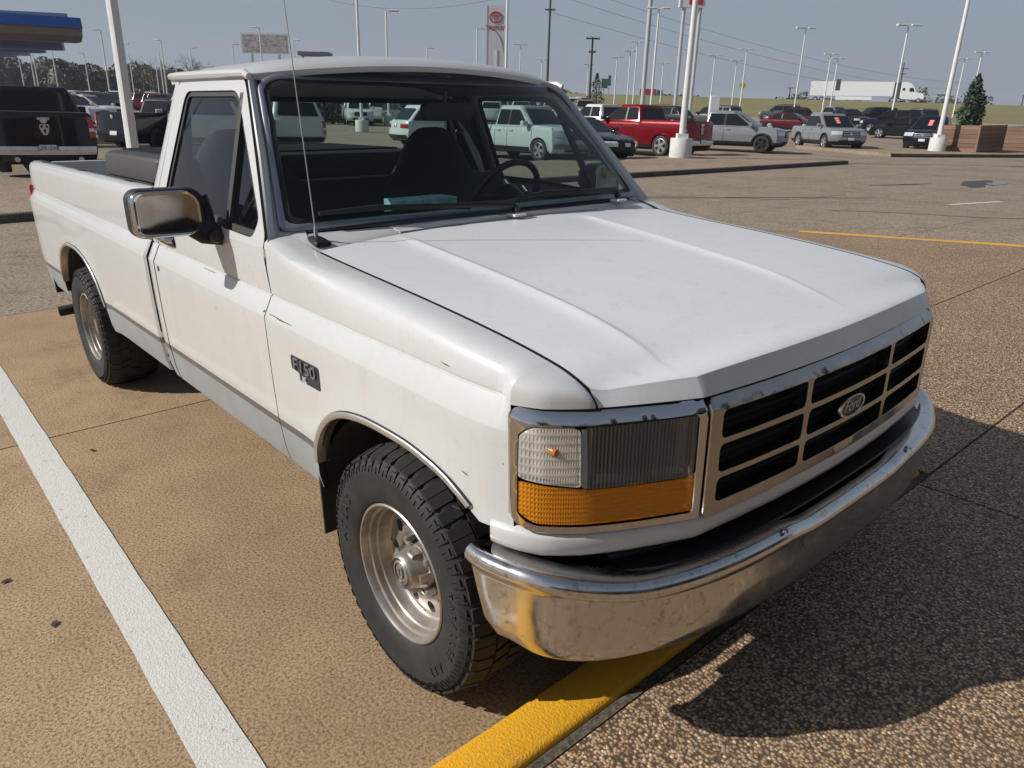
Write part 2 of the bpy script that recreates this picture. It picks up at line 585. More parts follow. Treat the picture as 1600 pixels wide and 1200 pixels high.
# ------------------------------------------------------------------ paving materials
def concrete(name, base, dark, stripes=0.0, per_object=False, speck=60):
    m, nt, b = nmat(name)
    v = coords(nt)
    big = noise(nt, v, 0.45, 6, 0.62)
    mid = noise(nt, v, 2.6, 7, 0.7)
    sp = noise(nt, v, speck, 6, 0.72)
    sp2 = noise(nt, v, speck * 3.1, 3, 0.7)
    c = mixc(nt, rng(nt, mid, 0.36, 0.66, 0, 1), base, dark)
    c = mixc(nt, rng(nt, big, 0.47, 0.68, 0, 0.5), c, tuple(q * 0.62 for q in dark))
    c = mixc(nt, rng(nt, sp, 0.40, 0.52, 0.95, 0), c, tuple(q * 0.40 for q in dark))
    c = mixc(nt, rng(nt, sp, 0.53, 0.68, 0, 0.55), c, tuple(min(1, q * 1.35) for q in base))
    c = mixc(nt, rng(nt, sp2, 0.38, 0.5, 0.7, 0), c, tuple(q * 0.4 for q in dark))
    blot = noise(nt, v, 1.3, 8, 0.78)
    c = mixc(nt, rng(nt, blot, 0.55, 0.70, 0, 0.62), c, tuple(q * 0.38 for q in dark))
    if per_object:
        oi = N(nt, 'ShaderNodeObjectInfo')
        hs = N(nt, 'ShaderNodeHueSaturation')
        nt.links.new(rng(nt, oi.outputs['Random'], 0, 1, 0.9, 1.08), hs.inputs['Value'])
        nt.links.new(c, hs.inputs['Color']); c = hs.outputs[0]
    nt.links.new(c, b.inputs['Base Color'])
    b.inputs['Roughness'].default_value = 0.9
    b.inputs['Specular IOR Level'].default_value = 0.2
    h = sp
    if stripes:
        st = noise(nt, coords(nt, (2.2, 120, 3)), 1.0, 4, 0.75)
        a = N(nt, 'ShaderNodeMath', operation='MULTIPLY_ADD'); a.inputs[1].default_value = stripes
        nt.links.new(st, a.inputs[0]); nt.links.new(sp, a.inputs[2]); h = a.outputs[0]
    bump(nt, b, h, 0.20, 0.003)
    return m
concrete('bay_concrete', (0.50, 0.355, 0.218), (0.385, 0.265, 0.158), 0.5, True, 105)
concrete('far_concrete', (0.375, 0.305, 0.232), (0.305, 0.243, 0.178), 0, False, 30)
concrete('pad_concrete', (0.40, 0.31, 0.225), (0.335, 0.25, 0.175), 0, False, 30)
concrete('kerb_concrete', (0.16, 0.14, 0.115), (0.09, 0.08, 0.068), 0)
concrete('joint_filler', (0.19, 0.165, 0.125), (0.11, 0.095, 0.07), 0)

m, nt, b = nmat('exposed_aggregate')
v = coords(nt)
wob = noise(nt, v, 30, 3)
vo = N(nt, 'ShaderNodeTexVoronoi'); vo.inputs['Scale'].default_value = 108; vo.inputs['Randomness'].default_value = 1.0
nt.links.new(v, vo.inputs['Vector'])
vo2 = N(nt, 'ShaderNodeTexVoronoi'); vo2.inputs['Scale'].default_value = 205
nt.links.new(v, vo2.inputs['Vector'])
sepc = N(nt, 'ShaderNodeSeparateColor'); nt.links.new(vo.outputs['Color'], sepc.inputs[0])
ramp = N(nt, 'ShaderNodeValToRGB')
nt.links.new(sepc.outputs[0], ramp.inputs[0])
cr = ramp.color_ramp
cr.elements[0].color = (0.17, 0.10, 0.055, 1); cr.elements[1].color = (0.78, 0.62, 0.43, 1)
for p, c in ((0.25, (0.36, 0.23, 0.14, 1)), (0.5, (0.46, 0.33, 0.215, 1)), (0.68, (0.38, 0.295, 0.225, 1)), (0.86, (0.50, 0.35, 0.21, 1))):
    e = cr.elements.new(p); e.color = c
gap = rng(nt, vo.outputs['Distance'], 0.38, 0.66, 0, 1)
hsb = N(nt, 'ShaderNodeHueSaturation'); hsb.inputs['Value'].default_value = 1.15; hsb.inputs['Saturation'].default_value = 1.12; nt.links.new(ramp.outputs[0], hsb.inputs['Color'])
c = mixc(nt, gap, hsb.outputs[0], (0.10, 0.068, 0.045))
big = noise(nt, v, 1.1, 5, 0.65)
c = mixc(nt, rng(nt, big, 0.45, 0.72, 0, 0.4), c, (0.16, 0.115, 0.075))
nt.links.new(c, b.inputs['Base Color'])
b.inputs['Roughness'].default_value = 0.6
b.inputs['Specular IOR Level'].default_value = 0.35
hh = N(nt, 'ShaderNodeMath', operation='MULTIPLY_ADD'); hh.inputs[1].default_value = -1.0; hh.inputs[2].default_value = 1.0
nt.links.new(vo.outputs['Distance'], hh.inputs[0])
bump(nt, b, hh.outputs[0], 0.55, 0.007)

def road_paint(name, col, under, wear=0.5):
    m, nt, b = nmat(name)
    v = coords(nt)
    n = noise(nt, v, 14, 7, 0.75); n2 = noise(nt, v, 140, 3)
    n4 = noise(nt, coords(nt, (2, 60, 1)), 2.2, 4, 0.7)
    c = mixc(nt, rng(nt, n2, 0.3, 0.7, 0, 1), col, tuple(q * 0.86 for q in col))
    c = mixc(nt, rng(nt, n4, 0.55, 0.8, 0, 0.35), c, tuple(q * 0.6 for q in col))
    c = mixc(nt, rng(nt, n, 0.60, 0.68, 0, wear), c, under)
    n5 = noise(nt, coords(nt, (7, 90, 1)), 3.0, 5, 0.8)
    c = mixc(nt, rng(nt, n5, 0.62, 0.70, 0, wear), c, under)
    n6 = noise(nt, v, 46, 5, 0.75)
    c = mixc(nt, rng(nt, n6, 0.60, 0.70, 0, 0.5), c, under)
    nt.links.new(c, b.inputs['Base Color']); b.inputs['Roughness'].default_value = 0.6
    bump(nt, b, n2, 0.6, 0.006)
road_paint('white_line_paint', (0.68, 0.655, 0.61), (0.30, 0.22, 0.14), 0.85)
road_paint('yellow_kerb_paint', (0.80, 0.395, 0.016), (0.36, 0.22, 0.07), 0.5)

# ------------------------------------------------------------------ ground sheets
def sheet(name, pts_l, pts_d, zf, mat, dz=0.0):
    b = MB()
    P = []
    for d in pts_d:
        row = []
        for l in pts_l:
            x, y = xy(l, d)
            row.append((x, y, zf(l, d, x, y) + dz))
        P.append(row)
    b.grid(P)
    o = b.build(name, mat, sharp=180)
    return tag(o, kind='structure')
dl = [-400, -250, -160, -110, -80, -60, -48, -40, -34, -28, -23, -18, -14, -10, -7, -4, -2, 0, 2, 4, 7, 10, 14, 18, 23, 28, 34, 40, 48, 60, 80, 110, 160, 250, 400]
dd = [-60, -30, -15, -8, -4, 0, 3, 6, 8, 9.5, 11, 12.5, 14, 16, 18, 20, 22, 25, 29, 34, 40, 45, 52, 60, 70, 82, 97, 115, 135, 150, 175, 230, 320, 480, 800, 1500]
def lot_z(l, d, x, y):
    far = max(0.0, d - 97) if l > -5 else max(0.0, d - 150)
    z = ground_z(x, y)
    return z - 0.02 - (0.8 if d > 100 and l > 6 else 0)
lot = sheet('parking_lot', dl, dd, lot_z, 'far_concrete')

# concrete slabs of the near bays and the aisle, each with its open joint
JX = [0.378, -2.65, -5.68, -8.72, -11.76, -12.55]
JY = [-12.2, -7.65, -3.6, -1.49, 1.28, 4.9, 9.5, 14.1, 18.7, 23.3, 27.9, 32.5]
def slab(x0, x1, y0, y1, mat, parent, name='concrete_slab', zf=ground_z, gap=0.006, top=0.0, depth=0.06):
    b = MB()
    nx = max(1, int(abs(x1 - x0) / 1.0)); ny = max(1, int(abs(y1 - y0) / 1.0))
    P = [[(lerp(x0 + gap, x1 - gap, i / nx), lerp(y0 + gap, y1 - gap, j / ny)) for j in range(ny + 1)] for i in range(nx + 1)]
    b.grid([[(x, y, zf(x, y) + top) for x, y in r] for r in P])
    return b.build(name, mat, parent, sharp=60, edge=(0, 0, -depth), merge=1e-5)
for i in range(len(JX) - 1):
    for j in range(len(JY) - 1):
        if JX[i] <= 0.5 and JY[j] >= 1.2 and JX[i + 1] > -2.7 and JY[j] < 4.8:
            continue                                     # under the raised end island
        slab(JX[i + 1], JX[i], JY[j], JY[j + 1], 'bay_concrete' if JX[i] > -5.6 and JY[j] < 4.5 else 'far_concrete', lot)
# painted stall line beside the pickup
b = MB()
P = []
for k in range(61):
    x = 0.37 - 0.1 * k
    j = 0.0012 * math.sin(k * 2.1) + 0.0010 * math.sin(k * 5.3)
    P.append([(x, -1.418 - 0.006 * x + j, 0.004), (x, -1.49, 0.0045), (x, -1.552 - 0.006 * x + j * 0.7, 0.004)])
b.grid(P)
tag(b.build('stall_line', 'white_line_paint'), kind='structure')
# short white dash far across the aisle
b = MB()
b.grid([[(lerp(-4.05, -3.72, t) + s * 0.12, lerp(14.6, 16.6, t), ground_z(lerp(-4.05, -3.72, t), lerp(14.6, 16.6, t)) + 0.006) for s in (0, 1)] for t in (0, .25, .5, .75, 1)])
tag(b.build('lane_dash', 'white_line_paint'), kind='structure')

# raised walk of exposed aggregate: the walk in front and the end island on the driver's side
KH = 0.11
def far_edge(x):                                         # far side of the end island
    return smooth_tab([(-3.7, 7.62), (-2.3, 8.15), (-1.1, 8.6), (0.55, 9.1), (3, 9.75), (8, 11.2), (14, 13)], x)
walk = tag(empty('aggregate_walk'), kind='structure')
JW = [-14, -9.5, -5.6, -2.4, 1.22, 4.3, 7.5]
def wz(x, y): return KH + ground_z(x, y)
for j in range(len(JW) - 1):
    for (x0, x1) in ((0.575, 3.7), (3.7, 8)):
        slab(x0, x1, JW[j], JW[j + 1], 'exposed_aggregate', walk, 'aggregate_slab', wz, 0.006, 0, 0.11)
def strip_slab(xs, ylo, yhi, parent, mat, name, top=0.0, depth=0.12, zf=wz, n=5):
    b = MB()
    b.grid([[(x, lerp(ylo(x), yhi(x), k / n), zf(x, lerp(ylo(x), yhi(x), k / n)) + top) for k in range(n + 1)] for x in xs])
    return b.build(name, mat, parent, sharp=60, edge=(0, 0, -depth), merge=1e-5)
def fr(a, b2, n): return [lerp(a, b2, i / n) for i in range(n + 1)]
strip_slab(fr(0.581, 8, 8), lambda x: 7.506, lambda x: far_edge(x) - 0.16, walk, 'exposed_aggregate', 'aggregate_slab')
strip_slab(fr(-0.60, 0.569, 3), lambda x: 1.36, lambda x: far_edge(x) - 0.16, walk, 'exposed_aggregate', 'aggregate_slab', n=12)
def near_edge(x): return 1.36 if x > -2.4 else 1.36 + (-2.4 - x) * 4.4
strip_slab(fr(-3.55, -0.612, 7), lambda x: near_edge(x), lambda x: far_edge(x) - 0.16, walk, 'exposed_aggregate', 'aggregate_slab', n=12)
# mortar strip between the yellow kerb and the aggregate
b = MB(); b.grid([[(x, y, KH - dz) for y in fr(-14, 7.4, 22)] for x, dz in ((0.520, 0.03), (0.535, 0.02), (0.55, 0.004), (0.574, 0.004))])
tag(b.build('mortar_joint', 'joint_filler', walk))
# yellow kerb
def kerb(path, w0, w1, mat, name='kerb', parent=None, h=KH, zf=ground_z, r=0.018, depth=0.2):
    """path of (x, y); the kerb lies between offsets w0 and w1 to its left"""
    b = MB(); P = []
    for i, p in enumerate(path):
        a = Vector(path[max(0, i - 1)]); c = Vector(path[min(len(path) - 1, i + 1)])
        t = (c - a).normalized(); nrm = Vector((-t.y, t.x))
        row = []
        for (o, z) in ((w0, -depth), (w0, h - r), (w0 + r * 0.3 * (1 if w1 > w0 else -1), h - r * 0.3), (w0 + r * (1 if w1 > w0 else -1), h),
                       (w1 - r * (1 if w1 > w0 else -1), h + 0.002), (w1 - r * 0.3 * (1 if w1 > w0 else -1), h - r * 0.2), (w1, h - r), (w1, -depth)):
            q = Vector(p) + nrm * o
            jit = 0.0025 * math.sin(i * 1.7 + o * 9) if abs(z - h) < 0.02 else 0
            row.append((q.x, q.y, zf(q.x, q.y) + z + jit))
        P.append(row)
    b.grid(P)
    return tag(b.build(name, mat, parent, sharp=50), kind='structure')
kerb([(0.39, y) for y in fr(-14, 1.35, 60)], 0, -0.148, 'yellow_kerb_paint', 'yellow_kerb')
kerb([(x, 1.215) for x in fr(0.38, -2.4, 12)] + [(x, near_edge(x) - 0.14) for x in fr(-2.5, -3.55, 8)] , 0, -0.14, 'yellow_kerb_paint', 'yellow_kerb')
kerb([(x, far_edge(x)) for x in fr(-3.48, 14, 40)], 0, -0.16, 'yellow_kerb_paint', 'yellow_kerb')

# display pads across the aisle: low concrete platforms with a dark kerb
PADM = 'pad_concrete'
def pad(name, x_front, y0, y1, depth, h=0.13):
    root = tag(empty(name), kind='structure')
    ys = fr(y0, y1, max(2, int((y1 - y0) / 4.5)))
    for a, c in zip(ys[:-1], ys[1:]):
        slab(x_front - depth, x_front - 0.16, a, c, PADM, root, 'pad_slab', lambda x, y: ground_z(x, y) + h, 0.006, 0, 0.12)
    kerb([(x_front, y) for y in fr(y0, y1, 40)], 0, 0.155, 'kerb_concrete', 'pad_kerb', root, h, r=0.03)
    kerb([(x, y1) for x in fr(x_front - depth, x_front, 6)], 0, -0.155, 'kerb_concrete', 'pad_kerb', root, h, r=0.03)
    return root
pad('display_pad', -11.95, -16, 27.0, 4.6)
# second pad with planters, farther on
pts = [(-13.7, 34.9), (-12.9, 36.4), (-12.0, 38.8), (-10.4, 42.6), (-7.5, 49.0), (-3, 58)]
b = MB()
b.grid([[(x, y, ground_z(x, y) + 0.13), (x - 3.0, y + 1.2, ground_z(x - 3.0, y + 1.2) + 0.13), (x - 6.2, y + 2.6, ground_z(x - 6.2, y + 2.6) + 0.13)] for x, y in pts])
o = tag(b.build('planter_pad', PADM, edge=(0, 0, -0.2)), kind='structure')
kerb([(x + 0.1, y - 0.05) for x, y in pts], 0, 0.15, 'kerb_concrete', 'pad_kerb', o, 0.135, r=0.03)

# dark damp patches and a small puddle on the aisle
m, nt, b = nmat('damp_stain')
v = coords(nt)
b.inputs['Base Color'].default_value = (0.05, 0.043, 0.036, 1); b.inputs['Roughness'].default_value = 0.5
m, nt, b = nmat('puddle_water')
b.inputs['Base Color'].default_value = (0.02, 0.02, 0.02, 1); b.inputs['Roughness'].default_value = 0.04
m, nt, b = nmat('old_patch')
n_ = noise(nt, coords(nt), 6, 5)
nt.links.new(mixc(nt, rng(nt, n_, .35, .7, 0, 1), (0.21, 0.165, 0.12), (0.27, 0.21, 0.15)), b.inputs['Base Color']); b.inputs['Roughness'].default_value = 0.85
def blot(name, cx, cy, rx, ry, rot, mat, seed, dz):
    rd = random.Random(seed); n = 40
    ph = [rd.uniform(0, 6.28) for _ in range(4)]
    ring = []
    for k in range(n):
        a = 2 * math.pi * k / n
        q = 1 + 0.22 * math.sin(2 * a + ph[0]) + 0.16 * math.sin(3 * a + ph[1]) + 0.1 * math.sin(5 * a + ph[2]) + 0.06 * math.sin(9 * a + ph[3])
        u, w = rx * q * math.cos(a), ry * q * math.sin(a)
        c, s_ = math.cos(R_(rot)), math.sin(R_(rot))
        ring.append((cx + u * c - w * s_, cy + u * s_ + w * c))
    b = MB(); P = []
    for f in (0.02, 0.4, 0.75, 1.0):
        P.append([(lerp(cx, x, f), lerp(cy, y, f), ground_z(lerp(cx, x, f), lerp(cy, y, f)) + dz) for x, y in ring])
    b.grid(P, cv=True)
    return tag(b.build(name, mat, sharp=180), kind='structure')
blot('damp_patch', -6.1, 22.7, 1.3, 0.42, 100, 'damp_stain', 3, 0.006)
blot('puddle', -5.75, 23.2, 0.75, 0.2, 100, 'puddle_water', 5, 0.010)
blot('damp_patch', -7.1, 20.0, 1.0, 0.12, 75, 'damp_stain', 8, 0.006)
blot('patched_concrete', -8.8, 10.95, 0.9, 0.30, 60, 'old_patch', 12, 0.006)
blot('patched_concrete', -6.9, 13.6, 1.6, 0.5, 70, 'old_patch', 15, 0.006)
blot('patched_concrete', -3.0, 12.9, 2.4, 0.42, 35, 'old_patch', 19, 0.006)
# ------------------------------------------------------------------ the white pickup
# x forward, y to the driver's side, z up; the front axle stands over the origin
PICK = tag(empty('pickup_truck'), 'old white single-cab pickup with chrome bumper and grille parked over the yellow kerb', 'pickup truck')
WB = 3.378
WHT = 'aged_white_paint'
PC = [(0.0, .738), (.15, .735), (.30, .728), (.45, .716), (.60, .70), (.68, .667), (.75, .635), (.80, .609), (.85, .58), (.89, .548), (.92, .52), (.938, .49), (.952, .46), (.960, .43), (.966, .40), (.97, .36)]
def pcx(y): return interp(PC, abs(y))
def pcy(x):
    t = [(b_, a_) for a_, b_ in PC][::-1]
    return interp(t, x)
def zc(x): return 1.045 - 0.018 * (x + 1.8)
def arch_f(x):
    u = abs(x) / 0.45
    return 0.442 if u >= 1 else 0.47 + 0.325 * (1 - u ** 2.6) ** (1 / 2.2)
def arch_r(x):
    u = abs(x + WB) / 0.52
    return 0.442 if u >= 1 else 0.47 + 0.375 * (1 - u ** 2.4) ** (1 / 2.0)
def hood_side_z(x):                                   # hood and fender seam
    return smooth_tab([(-.72, 1.206), (-.65, 1.190), (-.58, 1.170), (.02, 1.120), (.30, 1.092), (.468, 1.068), (.54, 1.050), (.575, 1.030), (.592, 1.004)], x)
def hood_side_y(x): return smooth_tab([(-.72, .848), (-.58, .838), (0, .836), (.468, .836), (.55, .838), (.592, .832)], x)
def flare(x, z):
    q = 0
    for cx, a, h in ((0, .45, .43), (-WB, .52, .49)):
        r = math.hypot((x - cx) / a, (z - .37) / h) - 1
        if r > -0.2:
            q = max(q, 0.013 * math.exp(-(max(0, r) / 0.13) ** 2))
    return q
LOW = [(.442, .940), (.49, .953), (.5785, .9635), (.5815, .9640), (.606, .967), (.609, .9675), (.66, .9695), (.72, .972), (.78, .974), (.84, .975), (.90, .976)]
def low_y(z):
    return interp(LOW, z)
def clampsec(sec, zmin):
    out = []
    for i, (y, z) in enumerate(sec):
        if z < zmin:
            yy = interp([(q[1], q[0]) for q in sec], zmin)
            out.append((yy, zmin))
        else:
            out.append((y, z))
    return out
def lowsec(x):
    z0 = zc(x)
    s_ = [(y + flare(x, z), z) for z, y in LOW]
    return s_ + [(.9765, z0 - .070), (.9760, z0 - .066), (.9455, z0 - .004), (.9395, z0 - .001), (.9440, z0 + .004), (.9445, z0 + .010)]
def xs_between(a, b2, step, extra=()):
    n = max(1, int(math.ceil(abs(b2 - a) / step)))
    q = [lerp(a, b2, i / n) for i in range(n + 1)] + [e for e in extra if min(a, b2) < e < max(a, b2)]
    return sorted(set(round(t, 5) for t in q))
def arch_x(c, a):
    return [c + a * math.cos(math.pi * k / 36) for k in range(37)] + [c - a - 1e-4, c + a + 1e-4]
def paintmat(sec_z):                                  # material index by height
    return 1 if sec_z < .563 else 0
def side_grid(mb, xs, secf, zminf, s):
    P = []
    for x in xs:
        P.append([(x, s * y, z) for y, z in clampsec(secf(x), zminf(x))])
    def mf(i, j):
        zz = min(P[i][j + 1][2], P[min(i + 1, len(P) - 1)][j + 1][2])
        return 1 if zz <= .5790 else (2 if zz <= .6065 else 0)
    mb.grid(P, mf=mf)
SIDE_MATS = [WHT, 'lower_silver_paint', 'trim_grey']
inw = lambda s: (lambda co: (0, -s * .02, 0))

# ---- box (cargo bed)
BED0, BED1 = -1.968, -4.505
def bedsec(x):
    return lowsec(x) + [(.9445, 1.10), (.944, 1.17), (.942, 1.215), (.938, 1.243), (.926, 1.262), (.905, 1.272), (.878, 1.272), (.862, 1.266), (.856, 1.248), (.852, 1.15), (.850, .85), (.848, .64)]
bed = MB()
for s in (-1, 1):
    xs = xs_between(BED0, BED1, .12, arch_x(-WB, .52) + [BED0 - .012, BED1 + .012])
    P = []
    for x in xs:
        e = max(0, 1 - (BED0 - x) / .013, 1 - (x - BED1) / .02)   # ends turn in slightly
        P.append([(x, s * (y - .010 * e), z) for y, z in clampsec(bedsec(x), arch_r(x))])
    bed.grid(P, mf=lambda i, j: 1 if P[i][j + 1][2] <= .5790 else (2 if P[i][j + 1][2] <= .6065 else 0))
    # wheelhouse inside the box
    bed.box(-WB - .50, -WB + .50, s * .62, s * .849, .62, .84, 0)
bed.grid([[(x, y, .64) for y in (-.848, -.4, 0, .4, .848)] for x in (BED0, -2.8, -3.6, BED1)])
bed.grid([[(BED0 - .02, y, z) for y in (-.855, 0, .855)] for z in (.60, 1.0, 1.235)])
bed.box(BED0 - .075, BED0 - .02, -.86, .86, 1.21, 1.268)
for k in range(9):                                    # pressed ribs of the box floor
    bed.box(BED1 + .05, BED0 - .05, -.72 + .18 * k - .03, -.72 + .18 * k + .03, .6401, .655)
bedo = bed.build('cargo_bed', SIDE_MATS, PICK, sharp=32)
tg = MB()
tg.box(BED1 - .035, BED1 - .004, -.80, .80, .58, 1.262)
tg.build('tailgate', WHT, PICK, bevel=.012)
# stake pockets and chips along the rails
for s in (-1, 1):
    for k, px in enumerate((-2.35, -3.28, -4.25)):
        q = MB(); q.box(px - .045, px + .045, s * .878 - .016, s * .878 + .016, 1.2725, 1.2745)
        q.build('stake_pocket', 'dark_liner', bedo)
    q = MB(); q.box(BED1 + .02, BED0 - .1, s * .862 - .006, s * .862 + .003, 1.2668, 1.2760)
    q.build('rail_trim', 'black_rubber', bedo)
for s in (-1, 1):
    t = MB(); t.box(BED1 - .005, BED1 + .030, s * .91 - .055, s * .91 + .042, .78, 1.12)
    tl = t.build('tail_lamp', 'red_lens', PICK, bevel=.014)
q = MB()
q.box(BED1 - .16, BED1 - .07, -.90, .90, .50, .62); q.box(BED1 - .22, BED1 - .05, -.90, -.66, .50, .57)
q.build('rear_bumper', 'black_plastic', PICK, bevel=.012)
q = MB(); q.tube([(-3.95, -.72, .37), (-3.95, -.90, .36), (-3.99, -1.02, .345)], .034, 12); q.build('exhaust_pipe', 'underbody_black', PICK)
for s in (-1, 1):
    q = MB(); q.box(-4.36, -4.345, min(s * .72, s * .955), max(s * .72, s * .955), .40, .60)
    q.build('splash_guard', 'black_rubber', PICK)

# ---- doors
GY0, GZ0, GSL = .945, 1.17, .372
def gy(z): return GY0 - GSL * (z - GZ0)               # half-width of the cab above the belt
D_OUT_UP = [(-.742, 1.17), (-.748, 1.205), (-.95, 1.43), (-1.160, 1.655), (-1.192, 1.683), (-1.5, 1.690), (-1.845, 1.694), (-1.868, 1.682), (-1.86, 1.55), (-1.845, 1.32), (-1.832, 1.17)]
WIN = [(-1.748, 1.228), (-1.40, 1.222), (-1.06, 1.196), (-.835, 1.19), (-.815, 1.25), (-1.228, 1.648), (-1.768, 1.656), (-1.760, 1.32)]
WIN_R = round_poly(WIN, [.03, .08, .08, .075, .03, .055, .05, .05], 6)
door_out = round_poly(D_OUT_UP, [.001, .02, .1, .03, .03, .1, .03, .03, .1, .1, .001], 4)
def dmap(s, off=0.0): return lambda x, z: (x, s * (gy(z) + off), z)
def doorsec(x):
    return lowsec(x) + [(.946, 1.09), (.946, 1.14), (gy(1.17), 1.17)]
DR0, DR1 = -.718, -1.826
doors = {}
for s in (-1, 1):
    d = MB()
    P = []
    for x in xs_between(DR0, DR1, .14, [DR1 + .01, DR0 - .01]):
        row = []
        for y, z in doorsec(x):
            t = sst(1.0, 1.17, z)
            xx = x if x not in (DR0,) else x - .024 * t
            row.append((xx - (.006 * t if x == DR1 else 0), s * y, z))
        P.append(row)
    d.grid(P, mf=lambda i, j: 1 if P[i][j + 1][2] <= .5790 else (2 if P[i][j + 1][2] <= .6065 else 0))
    st = [(x, z) for x in fr(-1.85, -.75, 24) for z in fr(1.18, 1.68, 10)]
    d.fill(densify(door_out, .05), [densify(WIN_R, .04)], dmap(s), 0, st)
    do = d.build('door', SIDE_MATS + ['dark_liner'], PICK, sharp=32, edge=(0, -s * .022, 0), merge=3e-4, edge_mat=3)
    doors[s] = do
    if s == 1: do['label'] = 'driver side door across the cab'
    # rubber, vent bar and panes
    ring_i = inset(WIN_R, .020)
    w = MB(); w.fill(densify(WIN_R, .04), [densify(ring_i, .04)], dmap(s, -.008))
    w.build('window_seal', 'black_rubber', do, edge=(0, -s * .012, 0))
    bar = MB()
    for (xa, za, xb, zb, hw) in ((-1.188, 1.640, -1.055, 1.195, .016),):
        bar.loft([[(xa + dx, s * (gy(za) + o), za) for dx, o in ((-hw, .0), (hw, .0), (hw, -.02), (-hw, -.02))],
                  [(xb + dx, s * (gy(zb) + o), zb) for dx, o in ((-hw, .0), (hw, .0), (hw, -.02), (-hw, -.02))]])
    bar.build('vent_bar', 'black_rubber', do)
    def barx(z): return lerp(-1.055, -1.188, (z - 1.195) / (1.640 - 1.195))
    for nm, keep in (('window_glass', lambda x, z: x < barx(z)), ('vent_glass', lambda x, z: x > barx(z))):
        loop = []
        L = densify(inset(WIN_R, .012), .02)
        for p in L:
            if keep(*p): loop.append(p)
        gmb = MB(); gmb.fill(loop, [], dmap(s, -.014))
        gmb.build(nm, 'side_glass', do, sharp=180)
    # handle and lock
    h = MB()
    hx, hz = -1.69, 1.088
    yb = s * (interp([(q[1], q[0]) for q in doorsec(hx)], hz))
    h.box(hx - .105, hx + .085, yb - .004, yb + .004, hz - .026, hz + .026)
    h.build('handle_plate', 'black_plastic', do, bevel=.003)
    h = MB(); h.tube([(hx - .095, yb + s * .004, hz + .008), (hx - .085, yb + s * .026, hz + .010), (hx, yb + s * .030, hz + .009), (hx + .06, yb + s * .022, hz + .004), (hx + .078, yb + s * .004, hz)], [.013, .014, .015, .013, .010], 8)
    h.build('handle', 'chrome', do)
    h = MB(); h.lathe([(0, .004), (.011, .004), (.014, .001), (.015, -.002)], 16, Matrix.Translation((-1.78, s * .974, .955)) @ Matrix.Rotation(R_(-90 if s > 0 else 90), 4, 'X'))
    h.build('door_lock', 'black_plastic', do)

# ---- cab shell
CR = -1.985                                            # rear wall
cab = MB()
for s in (-1, 1):
    # corner post behind the door, lower and upper
    P = []
    for (x, dy) in ((-1.838, 0), (-1.88, 0), (-1.925, -.006), (-1.955, -.030), (-1.975, -.065), (CR, -.12)):
        row = [(x, s * (y + dy), z) for y, z in doorsec(min(x, DR1))]
        for z in (1.24, 1.32, 1.43, 1.55, 1.63, 1.70):
            lx = interp([(1.17, 0), (1.32, -.012), (1.70, -.030)], z) if x > -1.90 else interp([(1.17, 0), (1.70, -.01)], z)
            row.append((x + lx, s * (gy(z) + dy), z))
        P.append(row)
    cab.grid(P, mf=lambda i, j: 1 if P[i][j + 1][2] <= .5790 else (2 if P[i][j + 1][2] <= .6065 else 0))
    # sill below the door is part of the door skin; floor edge
    # windshield pillar
# rear wall with window
RW = round_poly([(-.735, 1.255), (.735, 1.255), (.705, 1.645), (-.705, 1.645)], .06, 5)
rear_out = [(-.845, .50), (.845, .50), (.845, 1.0), (.825, 1.17), (.64, 1.715), (-.64, 1.715), (-.825, 1.17), (-.845, 1.0)]
cab.fill(densify(rear_out, .12), [densify(RW, .06)], lambda y, z: (CR, y, z))
cabo = cab.build('cab_shell', SIDE_MATS, PICK, sharp=40)
w = MB(); w.fill(densify(RW, .05), [densify(inset(RW, .022), .05)], lambda y, z: (CR - .004, y, z)); w.build('rear_window_seal', 'black_rubber', cabo, edge=(.02, 0, 0))
w = MB(); w.fill(densify(inset(RW, .015), .06), [], lambda y, z: (CR + .006, y, z)); w.build('rear_window', 'rear_glass', cabo, sharp=180)

# windshield surface, u across -1..1, v 0 (base) .. 1 (top)
def ws(u, v):
    hw = lerp(.847, .712, v)
    x = lerp(-.756 + .092 * (1 - u * u), -1.130 + .078 * (1 - u * u), v)
    z = lerp(1.231 + .008 * (1 - u * u), 1.676 + .040 * (1 - u * u), v) + .012 * 4 * v * (1 - v) * .6
    return Vector((x + .010 * 4 * v * (1 - v), u * hw, z))
def ws_n(u, v):
    e = 1e-3
    a = ws(u + e, v) - ws(u - e, v); b2 = ws(u, v + e) - ws(u, v - e)
    return a.cross(b2).normalized() * (1 if a.cross(b2).x > 0 else -1)
g = MB()
g.grid([[ws(u, v) for v in fr(-.01, 1.01, 12)] for u in fr(-1.01, 1.01, 24)])
gl = g.build('windshield', 'windshield_glass', PICK, sharp=180)
def wring(u, v): return ws(u, v)
ro = rrect(-1.036, 1.036, -.044, 1.050, [.06, .06, .12, .12], 8)
ri = rrect(-1.008, 1.008, .000, 1.002, [.05, .05, .09, .09], 8)
def inset_uv(loop, f): return [(u * f, .5 + (v - .5) * f) for u, v in loop]
t = MB()
P = []
for a, c in zip(densify(ro, 9), densify(ri, 9)):
    pass
n_ = len(ro)
rows = []
for k in range(n_):
    (u0, v0), (u1, v1) = ro[k], ri[k]
    row = []
    for f, o in ((0, -.006), (.06, .005), (.25, .009), (.7, .008), (.93, .006), (1, -.002)):
        u, v = lerp(u0, u1, f), lerp(v0, v1, f)
        row.append(ws(u, v) + ws_n(max(-1, min(1, u)), max(0, min(1, v))) * o)
    rows.append(row)
t.grid(rows, cu=True)
t.build('windshield_trim', 'windshield_trim_metal', gl, sharp=50)
t = MB(); rows = []
rk = rrect(-.986, .986, .030, .965, [.05, .05, .09, .09], 8)
